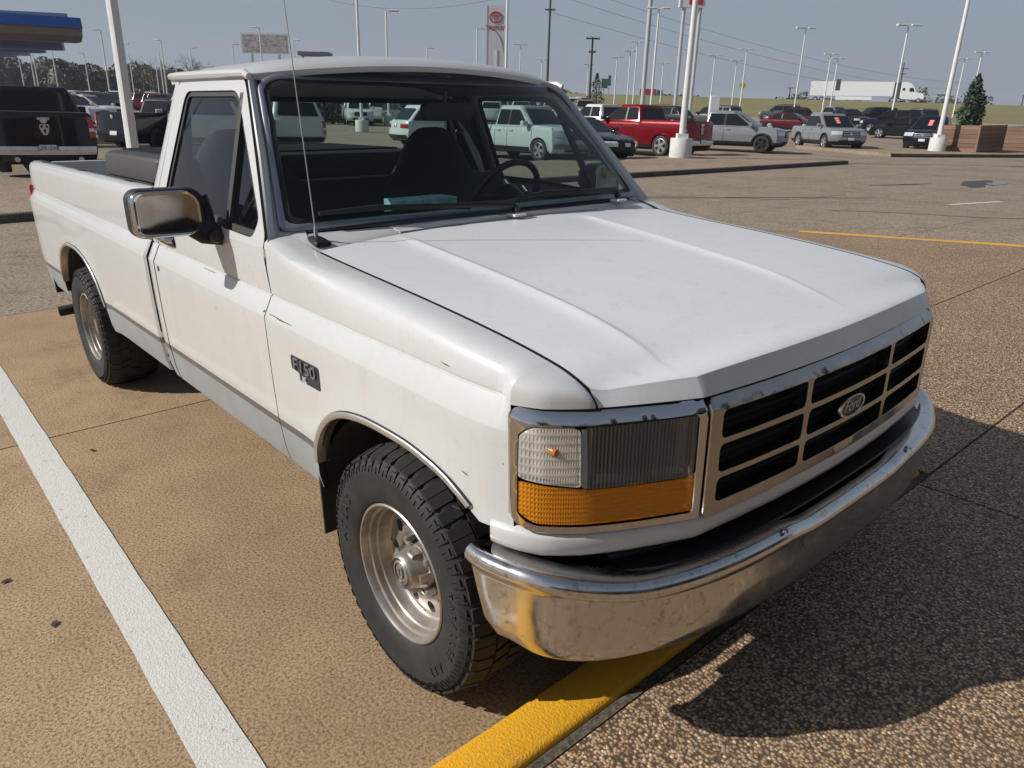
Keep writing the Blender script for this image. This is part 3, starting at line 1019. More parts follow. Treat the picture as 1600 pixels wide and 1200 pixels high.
for k in range(n_):
    (u0, v0), (u1, v1) = ri[k], rk[k]
    rows.append([ws(lerp(u0, u1, f), lerp(v0, v1, f)) + ws_n(max(-1, min(1, u0)), max(0, min(1, v0))) * o for f, o in ((0, .003), (1, .0025))])
t.grid(rows, cu=True)
t.build('glass_border', 'black_rubber', gl)
# filler plates at the feet of the windshield pillars
for s in (-1, 1):
    q = MB()
    a0, a1 = Vector((-.60, s * .842, 1.170)), Vector((-.735, s * .885, 1.196))
    b0, b1 = ws(s * .94, -.03) + Vector((0, 0, -.006)), ws(s * 1.05, -.02) + Vector((-.02, 0, -.004))
    q.grid([[a0.lerp(a1, f).lerp(b0.lerp(b1, f), g_) for g_ in (0, .5, 1)] for f in (0, .33, .66, 1)])
    q.build('pillar_foot', WHT, cabo)
# windshield pillars
for s in (-1, 1):
    q = MB(); P = []
    ft = [(-.732, 1.17), (-.742, 1.205), (-.944, 1.43), (-1.152, 1.655), (-1.182, 1.69)]
    for i, (x, z) in enumerate(ft):
        v = [-.10, -.04, .45, .97, 1.06][i]
        e = ws(s * 1.05, v) + ws_n(s, max(0, min(1, v))) * .004
        a = Vector((x + .010, s * (gy(z) - .002), z))
        row = [Vector((x - .03, s * (gy(z) - .03), z)), Vector((x + .009, s * (gy(z) - .010), z)), a + Vector((.004, 0, 0))]
        for f in (.3, .6, .85, 1):
            p = a.lerp(e, f); bul = .012 * 4 * f * (1 - f)
            row.append(p + Vector((bul, s * bul, bul * .3)))
        row.append(e + Vector((-.03, -s * .03, -.01)))
        P.append(row)
    q.grid(P)
    q.build('windshield_pillar', WHT, cabo, sharp=40)
# roof
rf = MB(); P = []
for x in [0, .01, .025, .045, .07, .10, .14, .19, .25] + fr(.33, 1, 10):
    row = []
    for k in fr(-1, 1, 28):
        a = abs(k); s = 1 if k > 0 else -1
        # front edge follows the windshield trim, rear edge the back wall
        xr = CR + .01
        crown = (1 - a ** 2.2)
        xf = lerp(-1.172, -1.078, crown)
        xx = lerp(xf, xr, x)
        yy = s * smooth_tab([(0, 0), (.5, .40), (.8, .64), (.93, .715), (1, .748)], a)
        zed = smooth_tab([(0, 1.792), (.4, 1.784), (.7, 1.762), (.88, 1.735), (.96, 1.718), (1, 1.706)], a)
        back = math.exp(-((1 - x) / .06) ** 2)
        fe = ws(k * 1.045, 1.05) + ws_n(max(-1, min(1, k)), 1) * .010
        t_ = 1 - math.exp(-x / .075) * (1 - x)
        p_ = Vector((lerp(fe.x, xr, x), yy, zed - back * .03 * crown))
        row.append((p_.x, lerp(fe.y, p_.y, min(1, t_ * 1.3)), lerp(fe.z, p_.z, t_)))
    P.append(row)
rf.grid(P)
roof = rf.build('roof', WHT, cabo, sharp=50, edge=(0, 0, -.02))
hl = MB(); hl.grid([[(x, y, z) for y, z in ((-.69, 1.66), (-.5, 1.70), (0, 1.718), (.5, 1.70), (.69, 1.66))] for x in (-1.16, -1.5, CR + .02)])
hl.build('headliner', 'headliner', cabo)
for s in (-1, 1):
    dr = MB(); pts = [(-1.135, s * .762, 1.690), (-1.17, s * .7615, 1.703), (-1.5, s * .7615, 1.711), (-1.86, s * .7605, 1.716), (-1.965, s * .752, 1.716), (CR - .008, s * .735, 1.712)]
    dr.tube(pts, [.010, .0125, .0125, .0125, .0125, .010], 8, squash=1.15); dr.build('drip_rail', WHT, cabo)

# ---- front fenders
def fendsec(x):
    low = lowsec(x)
    zu = low[-1][1]; zt = hood_side_z(x); ys = hood_side_y(x) + .006
    dy = smooth_tab([(-1, 0), (.25, 0), (.36, .006), (.40, .011), (.46, .0255)], x)
    low = [(y - dy, z) for y, z in low]
    fade = sst(.395, .455, x)
    if fade > 0:
        low = low[:-4] + [(lerp(q_[0], .9755 - dy, fade), q_[1]) for q_ in low[-4:]]
    y0 = low[-1][0]; h = zt - zu; bx_ = 1 + 2.2 * sst(-.25, -.70, x) if False else 1 + 2.2 * (1 - sst(-.72, -.25, x))
    up = [(lerp(y0, ys, f ** bx_), zu + h * g_) for f, g_ in ((.02, .22), (.05, .45), (.11, .66), (.22, .81), (.38, .905), (.58, .96), (.80, .99), (1, 1))]
    return low + up
def fend_top(x):
    """front tip of the fender, over the lamps"""
    yo = pcy(x); ys = hood_side_y(x) + .006; zt = hood_side_z(x); zb = 1.003
    n = len(lowsec(0)); h = max(0, zt - zb); y0 = yo + .004
    out = [(y0, zb)] * n
    for f, g_ in ((.0, .22), (.015, .45), (.07, .66), (.18, .81), (.34, .905), (.55, .96), (.80, .99), (1, 1)):
        out.append((lerp(y0, ys, f), zb + h * g_))
    return out
for s in (-1, 1):
    f = MB(); P = []
    xs = xs_between(-.712, .459, .07, arch_x(0, .45) + [-.70, .415, .43, .44, .45])
    for x in xs:
        zmin = arch_f(x)
        if x > .25: zmin = max(zmin, .692) if x > .33 else zmin
        P.append([(x - (.023 * sst(1.0, 1.17, z) if x <= -.711 else .010 * sst(1.0, 1.17, z) if x <= -.699 else 0), s * y, z) for y, z in clampsec(fendsec(x), zmin)])
    for x in (.4592, .48, .50, .52, .535, .55, .562, .573, .582, .589):
        P.append([(x, s * y, z) for y, z in fend_top(x)])
    f.grid(P, mf=lambda i, j: 1 if P[i][j + 1][2] <= .5790 else (2 if P[i][j + 1][2] <= .6065 else 0))
    fo = f.build('fender', SIDE_MATS + ['dark_liner'], PICK, sharp=34, edge=(0, -s * .018, -.012), edge_mat=3)
    # rear edge turned in, arch trim, flap
    if s == -1:
        # badge on the near fender
        bx, bz = -.47, .838
        def by(z): return -(low_y(z) + .003)
        q = MB(); lo = round_poly([(-.076, .036), (-.076, -.008), (-.026, -.012), (-.026, -.037), (.104, -.037), (.104, .030), (.097, .036)], .008, 3)
        q.fill(densify(lo, .02), [], lambda x, z: (bx + x, by(bz + z), bz + z))
        bo = q.build('fender_badge', 'badge_black', fo, edge=(0, .006, 0), bevel=.0012)
        Mt = Matrix(((1, 0, 0, bx + .018), (0, 0, 1, by(bz) - .003), (0, 1, 0, bz + .011), (0, 0, 0, 1)))
        Mt = Mt @ Matrix.Scale(1, 4) 
        flip = Matrix(((1, 0, 0, 0), (0, 1, 0, 0), (0, 0, -1, 0), (0, 0, 0, 1)))
        text_mb('F150', .054, .0022, Mt @ flip @ Matrix.Diagonal((1.38, 1, 1, 1))).build('badge_letters', 'badge_grey', bo)
        Mt2 = Matrix(((1, 0, 0, bx + .012), (0, 0, 1, by(bz) - .003), (0, 1, 0, bz - .024), (0, 0, 0, 1)))
        text_mb('XL', .024, .002, Mt2 @ flip, shear=.25).build('badge_letters', 'badge_white', bo)
def arch_trim(cx, a, af, yf, x0, x1, s, name):
    q = MB(); P = []
    for k in range(61):
        th = math.pi * (1 - k / 60)
        x = cx + a * .999 * math.cos(th)
        if not (x0 <= x <= x1): continue
        z = af(x)
        n = Vector((x - cx, 0, (z - .40) * 1.15)).normalized()
        y = yf(x, z)
        P.append([(x + n.x * o, s * (y + dy), z + n.z * o) for o, dy in ((-.004, -.04), (-.005, .004), (.002, .0085), (.011, .0075), (.015, .005), (.017, -.001))])
    q.grid(P, mf=lambda i, j: 1 if j >= 4 else 0)
    return q.build(name, ['arch_trim_metal', 'black_rubber'], PICK, sharp=40)
for s in (-1, 1):
    arch_trim(0, .45, arch_f, lambda x, z: interp([(q[1], q[0]) for q in fendsec(min(x, .45))], z), -.445, .345, s, 'wheel_arch_trim')
    arch_trim(-WB, .52, arch_r, lambda x, z: interp([(q[1], q[0]) for q in bedsec(x)], z), -WB - .512, -WB + .508, s, 'wheel_arch_trim')
    q = MB(); q.grid([[(-.452 - .02 * t, s * y, lerp(.66, .262, t)) for y in (.70, .80, .90, .966 - .012 * t)] for t in fr(0, 1, 6)])
    q.build('mud_flap', 'black_rubber', PICK, edge=(-.008, 0, 0))
# wheel wells, floor pan and frame
ub = MB()
for cx, a, h in ((0, .47, .40), (-WB, .535, .46)):
    for s in (-1, 1):
        P = []
        for k in range(19):
            th = math.pi * k / 18
            P.append([(cx + a * math.cos(th), s * y, .40 + h * math.sin(th)) for y in (.945, .75, .50)])
        ub.grid(P)
        ub.grid([[(cx + a * f * math.cos(math.pi * k / 18), s * .50, .40 + h * f * math.sin(math.pi * k / 18)) for f in (1, .5, .02)] for k in range(19)])
ub.box(-1.95, -.46, -.90, .90, .43, .50); ub.box(-2.85, -1.97, -.84, .84, .52, .62); ub.box(-4.45, -3.9, -.84, .84, .52, .62)
for s in (-1, 1):
    ub.box(-4.5, .60, s * .42 - .04, s * .42 + .04, .40, .52)
ub.tube([(0, -.70, .36), (0, .70, .36)], .05, 10); ub.tube([(-WB, -.70, .36), (-WB, .70, .36)], .05, 10)
ub.box(-.46, .50, -.50, .50, .50, .95); ub.box(.40, .66, -.80, .80, .46, .60)
ub.box(-.68, -.60, -.84, .84, .60, 1.13)
ub.build('underbody', 'underbody_black', PICK)

# ---- hood
def hood_c_z(x): return smooth_tab([(-.66, 1.196), (-.3, 1.162), (.0, 1.133), (.3, 1.105), (.5, 1.083), (.62, 1.067), (.70, 1.057), (.74, 1.052)], x)
RIBS = {-1: [(-.6, -.525), (0, -.55), (.4, -.59), (.7, -.65)], 1: [(-.6, .33), (0, .285), (.4, .22), (.7, .10)]}
VRIB = {-1: -.66, 1: .30}
def rib_y(x, s): return smooth_tab(RIBS[s], x)
def hood_pt(x, v):
    """v -1..1 across at length x"""
    ys = hood_side_y(min(x, .57)) - .0045; a = abs(v)
    zs = hood_side_z(min(x, .575)); zz = lerp(hood_c_z(x), zs, a ** 2.4)
    y = interp([(-1, -ys), (VRIB[-1], rib_y(x, -1)), (VRIB[1], rib_y(x, 1)), (1, ys)], v)
    a = abs(y) / ys; zz = lerp(hood_c_z(x), zs, a ** 2.4)
    fd = sst(-.60, -.50, x) * (1 - sst(.25, .68, x))
    rc = rib_y(x, 1 if v > -.18 else -1)
    d = y - rc                                        # the steeper flank faces the passenger side
    rib = .0085 * (math.exp(-(abs(d) / .030) ** 1.5) if d < 0 else math.exp(-(d / .013) ** 1.6))
    return Vector((x, y, zz + fd * rib))
def hood_rear_x(y): return -.632 + .052 * (abs(y) / .838) ** 2
def hood_front_x(y): return pcx(y) - .030
h = MB(); P = []
vs = sorted(set([round(q, 4) for q in fr(-1, 1, 70)] + [round(VRIB[s] + o, 4) for s in (-1, 1) for o in (-.075, -.06, -.048, -.038, -.03, -.023, -.017, -.012, -.007, -.003, 0, .003, .006, .009, .012, .016, .021, .028, .036)]))
us = fr(0, 1, 44)
for v in vs:
    row = []
    yv = hood_pt(-.6, v).y; x0 = hood_rear_x(yv); yv = hood_pt(.6, v).y; x1 = hood_front_x(yv)
    zl = None
    for u in us:
        x = lerp(x0, x1, u)
        p = hood_pt(x, v)
        row.append(p)
    last = row[-1]
    ycur = last.y; zt = last.z; zb = 1.002
    for f, o in ((.05, .0045), (.35, .0115), (.70, .021), (1.0, .0275)):
        row.append(Vector((x1 + o, ycur, lerp(zt, zb, f))))
    P.append(row)
h.grid(P)
def hood_edge(co):
    return (-.02, 0, -.012) if co.z < 1.01 and co.x > .55 else (0, -.012 if co.y > 0 else .012, -.022)
hood = h.build('hood', ['lightened_chalky_hood', 'dark_liner'], PICK, sharp=26, edge=hood_edge, edge_mat=1)
# cowl between hood and windshield
c = MB(); P = []
for v in fr(-1, 1, 40):
    y = v * .838; xr = hood_rear_x(y)
    e = ws(max(-1.03, min(1.03, y / .86)), -.06)
    p0 = hood_pt(xr, v); p0.x -= .013; p0.z -= .004
    p0.y = v * .836
    P.append([p0 + Vector((.02, 0, -.02)), p0] + [p0.lerp(e, f) + Vector((0, 0, .004 * math.sin(f * 3.1))) for f in (.2, .4, .6, .8, 1.0)] + [e + Vector((-.03, 0, -.01))])
c.grid(P)
cow = c.build('cowl', WHT, PICK, sharp=40)
m, nt, b = nmat('cowl_vent')
vv = coords(nt, (1, 1, 1)); vo = N(nt, 'ShaderNodeTexVoronoi'); vo.inputs['Scale'].default_value = 130; vo.inputs['Randomness'].default_value = 0.0
nt.links.new(vv, vo.inputs['Vector'])
nt.links.new(mixc(nt, rng(nt, vo.outputs['Distance'], .25, .4, 0, 1), (.10, .10, .10), (.66, .65, .62)), b.inputs['Base Color']); b.inputs['Roughness'].default_value = .5
for (ya, yb) in ((-.53, -.07), (-.02, .44)):
    q = MB(); P = []
    for y in fr(ya, yb, 12):
        v = y / .838; xr = hood_rear_x(y); e = ws(max(-1, min(1, y / .86)), -.06); p0 = hood_pt(xr, v)
        sl = .12 * (y - ya) / (yb - ya)
        p0.x -= .013; p0.z -= .004
        P.append([p0.lerp(e, f) + Vector((.001, 0, .004 * math.sin(f * 3.1) + .0035)) for f in (.12, .45, .86)])
    q.grid(P); q.build('cowl_vent', 'cowl_vent', cow, edge=(0, 0, -.006))

# ---- radio antenna
an = MB()
an.loft([[(-.66 + .05 * a * k, -.80 + .026 * b2 * k, z) for a, b2 in ((-1, -1), (1, -1), (1, 1), (-1, 1))] for k, z in ((1, 1.176), (1, 1.189), (.6, 1.199), (.3, 1.205))])
ao = an.build('antenna', 'black_plastic', PICK, bevel=.003)
q = MB(); q.tube([(-.66, -.80, 1.195), (-.663, -.80, 1.235)], [.009, .004], 8); q.tube([(-.663, -.80, 1.23), (-.74, -.80, 1.96)], [.0026, .0016], 6)
q.build('antenna_mast', 'bare_steel', ao)
# ---- wipers
for k, (piv, tip, mid) in enumerate((((-.668, .03, 1.222), (-.735, -.745, 1.262), .52), ((-.700, .66, 1.232), (-.690, .085, 1.262), .5))):
    q = MB(); piv, tip = Vector(piv), Vector(tip)
    m_ = piv.lerp(tip, .5) + Vector((.02, 0, .020))
    q.tube([piv + Vector((.03, .005, -.004)), piv + Vector((.012, 0, .022)), piv.lerp(m_, .35) + Vector((.004, 0, .016)), m_], [.022, .021, .014, .009], 8, squash=.6)
    wo = q.build('wiper', 'wiper_black', PICK)
    q = MB(); d_ = (tip - piv).normalized()
    q.tube([tip, m_.lerp(tip, .5) + Vector((0, 0, .006)), m_ + Vector((0, 0, 0)), m_ - d_ * .20 + Vector((-.016, 0, -.008))], [.008, .0125, .013, .009], 6, squash=.9)
    q.build('wiper_blade', 'black_rubber', wo)
    q = MB(); q.box(piv.x + .012, piv.x + .06, piv.y - .03, piv.y + .03, piv.z - .022, piv.z - .012); q.build('wiper_pivot', 'badge_white', wo, bevel=.003)

# ---- grille
GX = lambda y, o=0.0: pcx(y) + o
gb = MB()
go = rrect(-.598, .598, .708, .999, [.012, .012, .03, .03], 4)
cols = [(-.562, -.243), (-.221, .221), (.243, .562)]
rws = [(.738, .797), (.812, .881), (.896, .964)]
holes = [rrect(a, c_, z0, z1, .014, 3) for a, c_ in cols for z0, z1 in rws]
def gmap(o):
    def fn(y, z):
        return (pcx(y) + o - max(0, z - .968) * .8, y, z)
    return fn
gb.fill(densify(go, .05), [densify(q, .05) for q in holes], gmap(.012), 0, [(y, z) for y in fr(-.58, .58, 30) for z in (.969, .985)])
grl = gb.build('grille', 'grille_chrome', PICK, edge=(-.035, 0, 0), bevel=.0028, sharp=40)
q = MB(); q.grid([[(pcx(y) - .035, y, z) for z in (.715, .99)] for y in fr(-.585, .585, 14)]); q.build('grille_backing', 'dark_liner', grl)
for z0, z1 in rws:
    for k in range(2):
        zz = lerp(z0, z1, (k + 1) / 3)
        q = MB(); q.grid([[(pcx(y) - .024 + dx, y, zz + dz) for dx, dz in ((0, -.004), (.006, 0), (0, .004))] for y in fr(-.575, .575, 14)]); q.build('grille_slat', 'black_plastic', grl)
em = MB()
ME = Matrix.Translation((.746, 0, .840)) @ Matrix.Rotation(R_(90), 4, 'Y') @ Matrix.Diagonal((.031, .072, 1, 1))
em.lathe([(0, .004), (.8, .004), (.86, .009), (.97, .009), (1.0, .003), (1.0, -.02)], 36, ME, mf=lambda i, j: 1 if i in (0, 1) else 0)
eo = em.build('grille_emblem', ['chrome', 'emblem_blue'], grl, sharp=40)
Mf = Matrix(((0, 0, 1, .7510), (1, 0, 0, 0), (0, 1, 0, .840), (0, 0, 0, 1)))
text_mb('Ford', .045, .002, Mf, shear=.35).build('emblem_lettering', 'chrome', eo)

# ---- lamp groups
for s in (-1, 1):
    bz = MB()
    def lmap(o, zr=0.0):
        return lambda y, z: (pcx(y) + o * .85 - (max(0, z - .968) * .75 if o == .010 else 0), s * (y + o * .5 * sst(.60, .95, y)), z)
    lo_ = round_poly([(.606, .710), (.938, .716), (.953, .735), (.954, .975), (.944, 1.001), (.75, 1.000), (.606, .999)], [.006, .03, .02, .03, .02, .1, .006], 5)
    li_ = round_poly([(.621, .727), (.934, .732), (.9485, .752), (.9475, .945), (.934, .966), (.624, .968)], [.012, .02, .02, .02, .02, .02], 5)
    st = [(y, z) for y in fr(.61, .95, 22) for z in (.72, .97, .985)]
    bz.fill(densify(lo_, .02), [densify(li_, .02)], lmap(.010), 0, st)
    be = bz.build('lamp_bezel', 'chrome', PICK, edge=lambda co: (-.03, -.4 * .03 * (1 if co.y > 0 else -1) if abs(co.y) > .7 else 0, 0), bevel=.0025, sharp=40)
    def patch(name, mat, poly, off, parent, bulge=0.0, thick=.006, st=True):
        L = densify(round_poly(poly, .008, 3), .02)
        ys_ = [p[0] for p in poly]; zs_ = [p[1] for p in poly]
        sp = [(y, z) for y in fr(min(ys_), max(ys_), 14)[1:-1] for z in fr(min(zs_), max(zs_), 5)[1:-1]] if st else []
        q = MB(); q.fill(L, [], lmap(off), 0, sp)
        return q.build(name, mat, parent, edge=(-thick, 0, 0), sharp=50)
    patch('lamp_housing', 'black_plastic', [(.610, .720), (.948, .73), (.951, .96), (.610, .978)], -.028, be)
    HLp = [(.634, .822), (.846, .822), (.846, .958), (.634, .961)]
    q = MB(); nY = 150
    q.grid([[lmap(.006 + .0032 * math.sin(2 * math.pi * k / 5.0) * (1 if 3 < k < nY - 3 else 0) + (.0012 if y_ < .715 else 0))(y_, z_) for z_ in (.820, .850, .885, .92, .963)] for k, y_ in [(k, lerp(.627, .850, k / nY)) for k in range(nY + 1)]])
    hl_ = q.build('headlamp', 'headlamp_lens', be, edge=(-.006, 0, 0), sharp=60)
    q = MB(); P = []
    for u in fr(-1, 1, 12):
        row = []
        for w_ in fr(-1, 1, 8):
            y = .740 + u * .104; z = .890 + w_ * .066
            row.append((pcx(y) - .010 - .060 * (1 - max(abs(u), abs(w_)) ** 2.0) * (1 - .4 * u), s * y, z))
        P.append(row)
    q.grid(P); q.build('reflector_bowl', 'reflector', hl_)
    q = MB(); q.tube([(pcx(.74) - .06, s * .74, .89), (pcx(.74) - .02, s * .74, .89)], [.012, .009], 8); q.build('bulb', 'badge_grey', hl_)
    mk = patch('marker_lamp', 'marker_lens', [(.860, .826), (.9465, .840), (.9450, .940), (.932, .961), (.864, .961)], .010, be)
    patch('marker_reflector', 'marker_back', [(.862, .829), (.945, .843), (.9435, .938), (.930, .957), (.866, .957)], -.010, mk)
    q = MB(); q.lathe([(.001, .009), (.008, .007), (.011, 0), (.011, -.02)], 14, Matrix.Translation((pcx(.902) + .004, s * .905, .908)) @ Matrix.Rotation(R_(90), 4, 'Y') ); q.build('marker_bulb', 'amber_bulb', mk)
    patch('turn_signal', 'amber_lens', [(.625, .732), (.932, .737), (.9470, .757), (.9478, .832), (.856, .818), (.625, .816)], .007, be)
    patch('lamp_divider', 'badge_grey', [(.849, .824), (.856, .824), (.860, .960), (.853, .960)], .009, be, st=False)

# ---- valance and bumper
va = MB(); P = []
vy = fr(-.60, .60, 16)
vy = [-.9655, -.962, -.956, -.945, -.92, -.89, -.85, -.80, -.75, -.68] + vy + [.68, .75, .80, .85, .89, .92, .945, .956, .962, .9655]
for y in vy:
    x = pcx(y); s = 1 if y > 0 else -1
    sw = sst(.60, .97, abs(y))
    P.append([(x + o * lerp(1, .6, sw), y + s * o * .7 * sw, z) for o, z in ((-.012, .713), (.006, .706), (.010, .697), (.009, .676), (.004, .660), (-.010, .648), (-.06, .640))])
va.grid(P)
va.build('front_valance', WHT, PICK, sharp=50)
BP = [(0, .799), (.2, .797), (.38, .789), (.54, .771), (.664, .744), (.77, .706), (.845, .668), (.898, .628), (.938, .583), (.963, .537), (.983, .48), (.994, .434), (.998, .395), (.994, .36)]
def bpath(n=60):
    out = []
    seg = [(-y, x) for y, x in BP[::-1]] + [(y, x) for y, x in BP[1:]]
    # resample smoothly
    acc = [0]
    for a, b2 in zip(seg[:-1], seg[1:]):
        acc.append(acc[-1] + math.hypot(b2[0] - a[0], b2[1] - a[1]))
    ty = list(zip(acc, [p[0] for p in seg])); tx = list(zip(acc, [p[1] for p in seg]))
    for k in range(n + 1):
        t = acc[-1] * k / n
        out.append((smooth_tab(tx, t), smooth_tab(ty, t)))
    return out
bp = bpath(120)
bm_ = MB(); P = []
for i, (x, y) in enumerate(bp):
    a = Vector(bp[max(0, i - 1)]); c_ = Vector(bp[min(len(bp) - 1, i + 1)]); t_ = (c_ - a).normalized()
    nrm = Vector((t_.y, -t_.x))
    if nrm.x < 0 and abs(y) < .9: nrm = -nrm
    if nrm.dot(Vector((x + .6, y))) < 0: nrm = -nrm
    endz = .026 * sst(.75, .99, abs(y))
    dip = -.010 * (sst(.30, .24, abs(y)) if False else (1 - sst(.22, .34, abs(y)))) 
    endk = 1 - .55 * sst(.955, .988, abs(y)) 
    row = []
    for o, z in ((-.12, .594), (-.08, .604), (-.035, .613), (-.012, .6155), (.000, .612), (.009, .605), (.0145, .594), (.0135, .582), (.007, .573), (.001, .568), (.0, .560), (.0, .51), (-.002, .45), (-.010, .418), (-.022, .404), (-.040, .399), (-.06, .404)):
        zz = z + endz * sst(.42, .6, z) + (dip if z > .565 else 0)
        ek = sst(.955, .998, abs(y)); zz = zz + max(0, .58 - zz) * .12 * ek
        xx_ = x + nrm.x * o + max(0, .58 - z) * .38 * sst(.50, .36, x) * 0 + max(0, .58 - z) * .36 * (1 - sst(.36, .50, x))
        row.append((xx_, y + nrm.y * o, zz))
    P.append(row)
bm_.grid(P)
bum = bm_.build('front_bumper', 'worn_chrome', PICK, sharp=60)
for y in (-.36, .36):
    q = MB(); q.lathe([(0, .006), (.008, .005), (.011, 0)], 10, Matrix.Translation((.792, y, .6165))); q.build('bumper_bolt', 'chrome', bum)
pd = MB(); P = []
for x, y in bp:
    if abs(y) > .80: continue
    k = 1 - .85 * sst(.55, .80, abs(y)); e = .026 * sst(.75, .99, abs(y))
    P.append([(x - .15, y * .96, .66), (x - .12, y * .97, .604 + e), (x - .03 - .05 * k, y * .985, .611 + e), (x - .032 - .012 * k, y * .99, .6175 + e), (x - .034 - .008 * k, y * .99, .612 + e)])
pd.grid(P); pd.build('bumper_pad', 'black_plastic', bum, sharp=40)

# ---- wheels
def make_wheel(front=True):
    root = empty('wheel'); root.parent = PICK
    # local: axis = z, outer face towards +z; hub plane z = 0 at the lip
    ty = MB()
    prof = [(.198, -.035), (.206, -.004), (.214, .004), (.232, .012), (.262, .0165), (.290, .0165), (.302, .020), (.318, .014), (.336, .002), (.349, -.018), (.356, -.040), (.3575, -.08), (.3575, -.195), (.356, -.228), (.349, -.250), (.336, -.268), (.30, -.285), (.25, -.282), (.21, -.270), (.198, -.24)]
    ty.lathe(prof, 72)
    n = 52
    for k in range(n):
        for (z0, z1, r0, r1, off, sk, wd) in ((.004, -.054, .338, .3620, 0, .10, .74), (-.060, -.106, .350, .3625, .35, .35, .80), (-.111, -.161, .350, .3625, .0, -.35, .80), (-.166, -.213, .350, .3625, .35, .35, .80), (-.219, -.278, .338, .3620, .5, -.1, .74)):
            a0 = 2 * math.pi * (k + off) / n; wa = 2 * math.pi / n * wd
            jitter = .012 * ((k * 7) % 3 - 1)
            vs = []
            for (zz, ss) in ((z0, 0), (z1, 1)):
                for rr_ in (r0, r1):
                    for e in (0, 1):
                        a = a0 + wa * e + sk * .09 * ss + jitter
                        r2 = rr_
                        if rr_ == r1 and zz in (.004, -.278): r2 = .346
                        vs.append((r2 * math.cos(a), r2 * math.sin(a), zz))
            ty.add(vs, [(0, 1, 3, 2), (4, 6, 7, 5), (0, 4, 5, 1), (2, 3, 7, 6), (0, 2, 6, 4), (1, 5, 7, 3)])
        # hooked shoulder ribs running down the sidewall
        a0 = 2 * math.pi * k / n; wa = 2 * math.pi / n
        for (aa, ab, ra, rb) in ((.08, .24, .308, .338), (.08, .55, .322, .330), (.55, .70, .305, .330)):
            vs = []
            for r in (ra, rb):
                for e in (aa, ab):
                    for zz in (.008, interp([(.30, .0235), (.318, .019), (.338, .006)], r)):
                        a = a0 + wa * e
                        vs.append((r * math.cos(a), r * math.sin(a), zz))
            ty.add(vs, [(0, 2, 3, 1), (4, 5, 7, 6), (1, 3, 7, 5), (0, 1, 5, 4), (2, 6, 7, 3)])
    tyo = ty.build('tyre', 'tyre_rubber', root, sharp=38, merge=1e-6)
    if front:
        def arc_text(txt, ac, r, size, step):
            lt = MB()
            for i, ch in enumerate(txt):
                if ch == ' ': continue
                a = ac - (i - (len(txt) - 1) / 2) * step
                M = Matrix.Translation((r * math.cos(a), r * math.sin(a), .0178)) @ Matrix.Rotation(a - math.pi / 2, 4, 'Z')
                lt.join(text_mb(ch, size, .0022, M))
            lt.build('sidewall_lettering', 'tyre_letter', tyo)
        arc_text('ATLAS', R_(163), .272, .040, .135)
        arc_text('PARALLER', R_(-4), .276, .034, .105)
        arc_text('A/T', R_(-46), .276, .034, .105)
    ri = MB()
    ri.lathe([(.1975, -.03), (.2055, -.006), (.2065, .001), (.203, .004), (.199, .003), (.1945, -.004), (.193, -.018), (.1845, -.022), (.1835, -.040), (.1785, -.044), (.1765, -.062), (.173, -.074), (.168, -.080), (.164, -.082)], 72)
    # dished face with round holes
    nh = 10; r_in, r_out, rc, rh = .072, .164, .132, .0165
    for k in range(nh):
        a0 = 2 * math.pi * k / nh; w = math.pi / nh
        outer = [(r_in, -w), (r_in, 0), (r_in, w), (lerp(r_in, r_out, .5), w), (r_out, w), (r_out, w / 2), (r_out, 0), (r_out, -w / 2), (r_out, -w), (lerp(r_in, r_out, .5), -w)]
        oc = [(r * math.cos(a), r * math.sin(a)) for r, a in outer]
        hole = [(rc + rh * 1.15 * math.cos(2 * math.pi * j / 14), rh * 1.1 * math.sin(2 * math.pi * j / 14)) for j in range(14)]
        Mr = Matrix.Rotation(a0, 4, 'Z')
        def fm(x, y, Mr=Mr):
            r = math.hypot(x, y); return Mr @ Vector((x, y, lerp(-.070, -.082, (r - r_in) / (r_out - r_in))))
        ri.fill(oc, [hole], fm)
        ri.grid([[Mr @ Vector((hx, hy, dz)) for dz in (-.079, -.105)] for hx, hy in hole], cu=True)
    ri.lathe([(.072, -.070), (.070, -.060), (.052, -.055), (.0, -.055)], 40)
    rim = ri.build('rim', 'dusty_alloy', root, sharp=42)
    bk = MB(); bk.lathe([(.0, -.145), (.13, -.145), (.17, -.13), (.19, -.13)], 32); bk.build('brake_drum', 'underbody_black', rim)
    for k in range(5):
        a = 2 * math.pi * (k + .5) / 5
        q = MB(); q.lathe([(.013, -.08), (.013, -.048), (.009, -.042), (0, -.042)], 6, Matrix.Translation((.083 * math.cos(a), .083 * math.sin(a), 0))); q.build('lug_nut', 'bare_steel', rim)
    if front:
        hc = MB()
        hc.lathe([(.068, -.066), (.063, -.055), (.053, -.020), (.050, -.010), (.045, -.006), (.041, -.009), (.037, -.009), (.034, -.005), (.030, -.005), (.027, -.009), (.0, -.009)], 40, mf=lambda i, j: 1 if i in (4, 5, 8) else 0)
        for k in range(5):
            a = 2 * math.pi * k / 5
            hc.box(.050, .068, -.012, .012, -.068, -.028, 0, Matrix.Rotation(a, 4, 'Z'))
        hco = hc.build('hub_cap', ['dusty_alloy', 'badge_black'], root, sharp=35)
        q = MB(); q.lathe([(0, -.0075), (.7, -.0075), (.75, -.005), (1, -.005), (1, -.010)], 24, Matrix.Diagonal((.011, .018, 1, 1))); q.build('cap_badge', 'badge_grey', hco)
    else:
        hc = MB(); hc.lathe([(.062, -.094), (.058, -.05), (.045, -.030), (0, -.026)], 32); hc.build('hub_cap', 'dusty_alloy', root, sharp=35)
    q = MB(); q.tube([(.178, 0, -.05), (.172, 0, -.012)], .004, 6); q.build('valve_stem', 'black_rubber', rim)
    return root
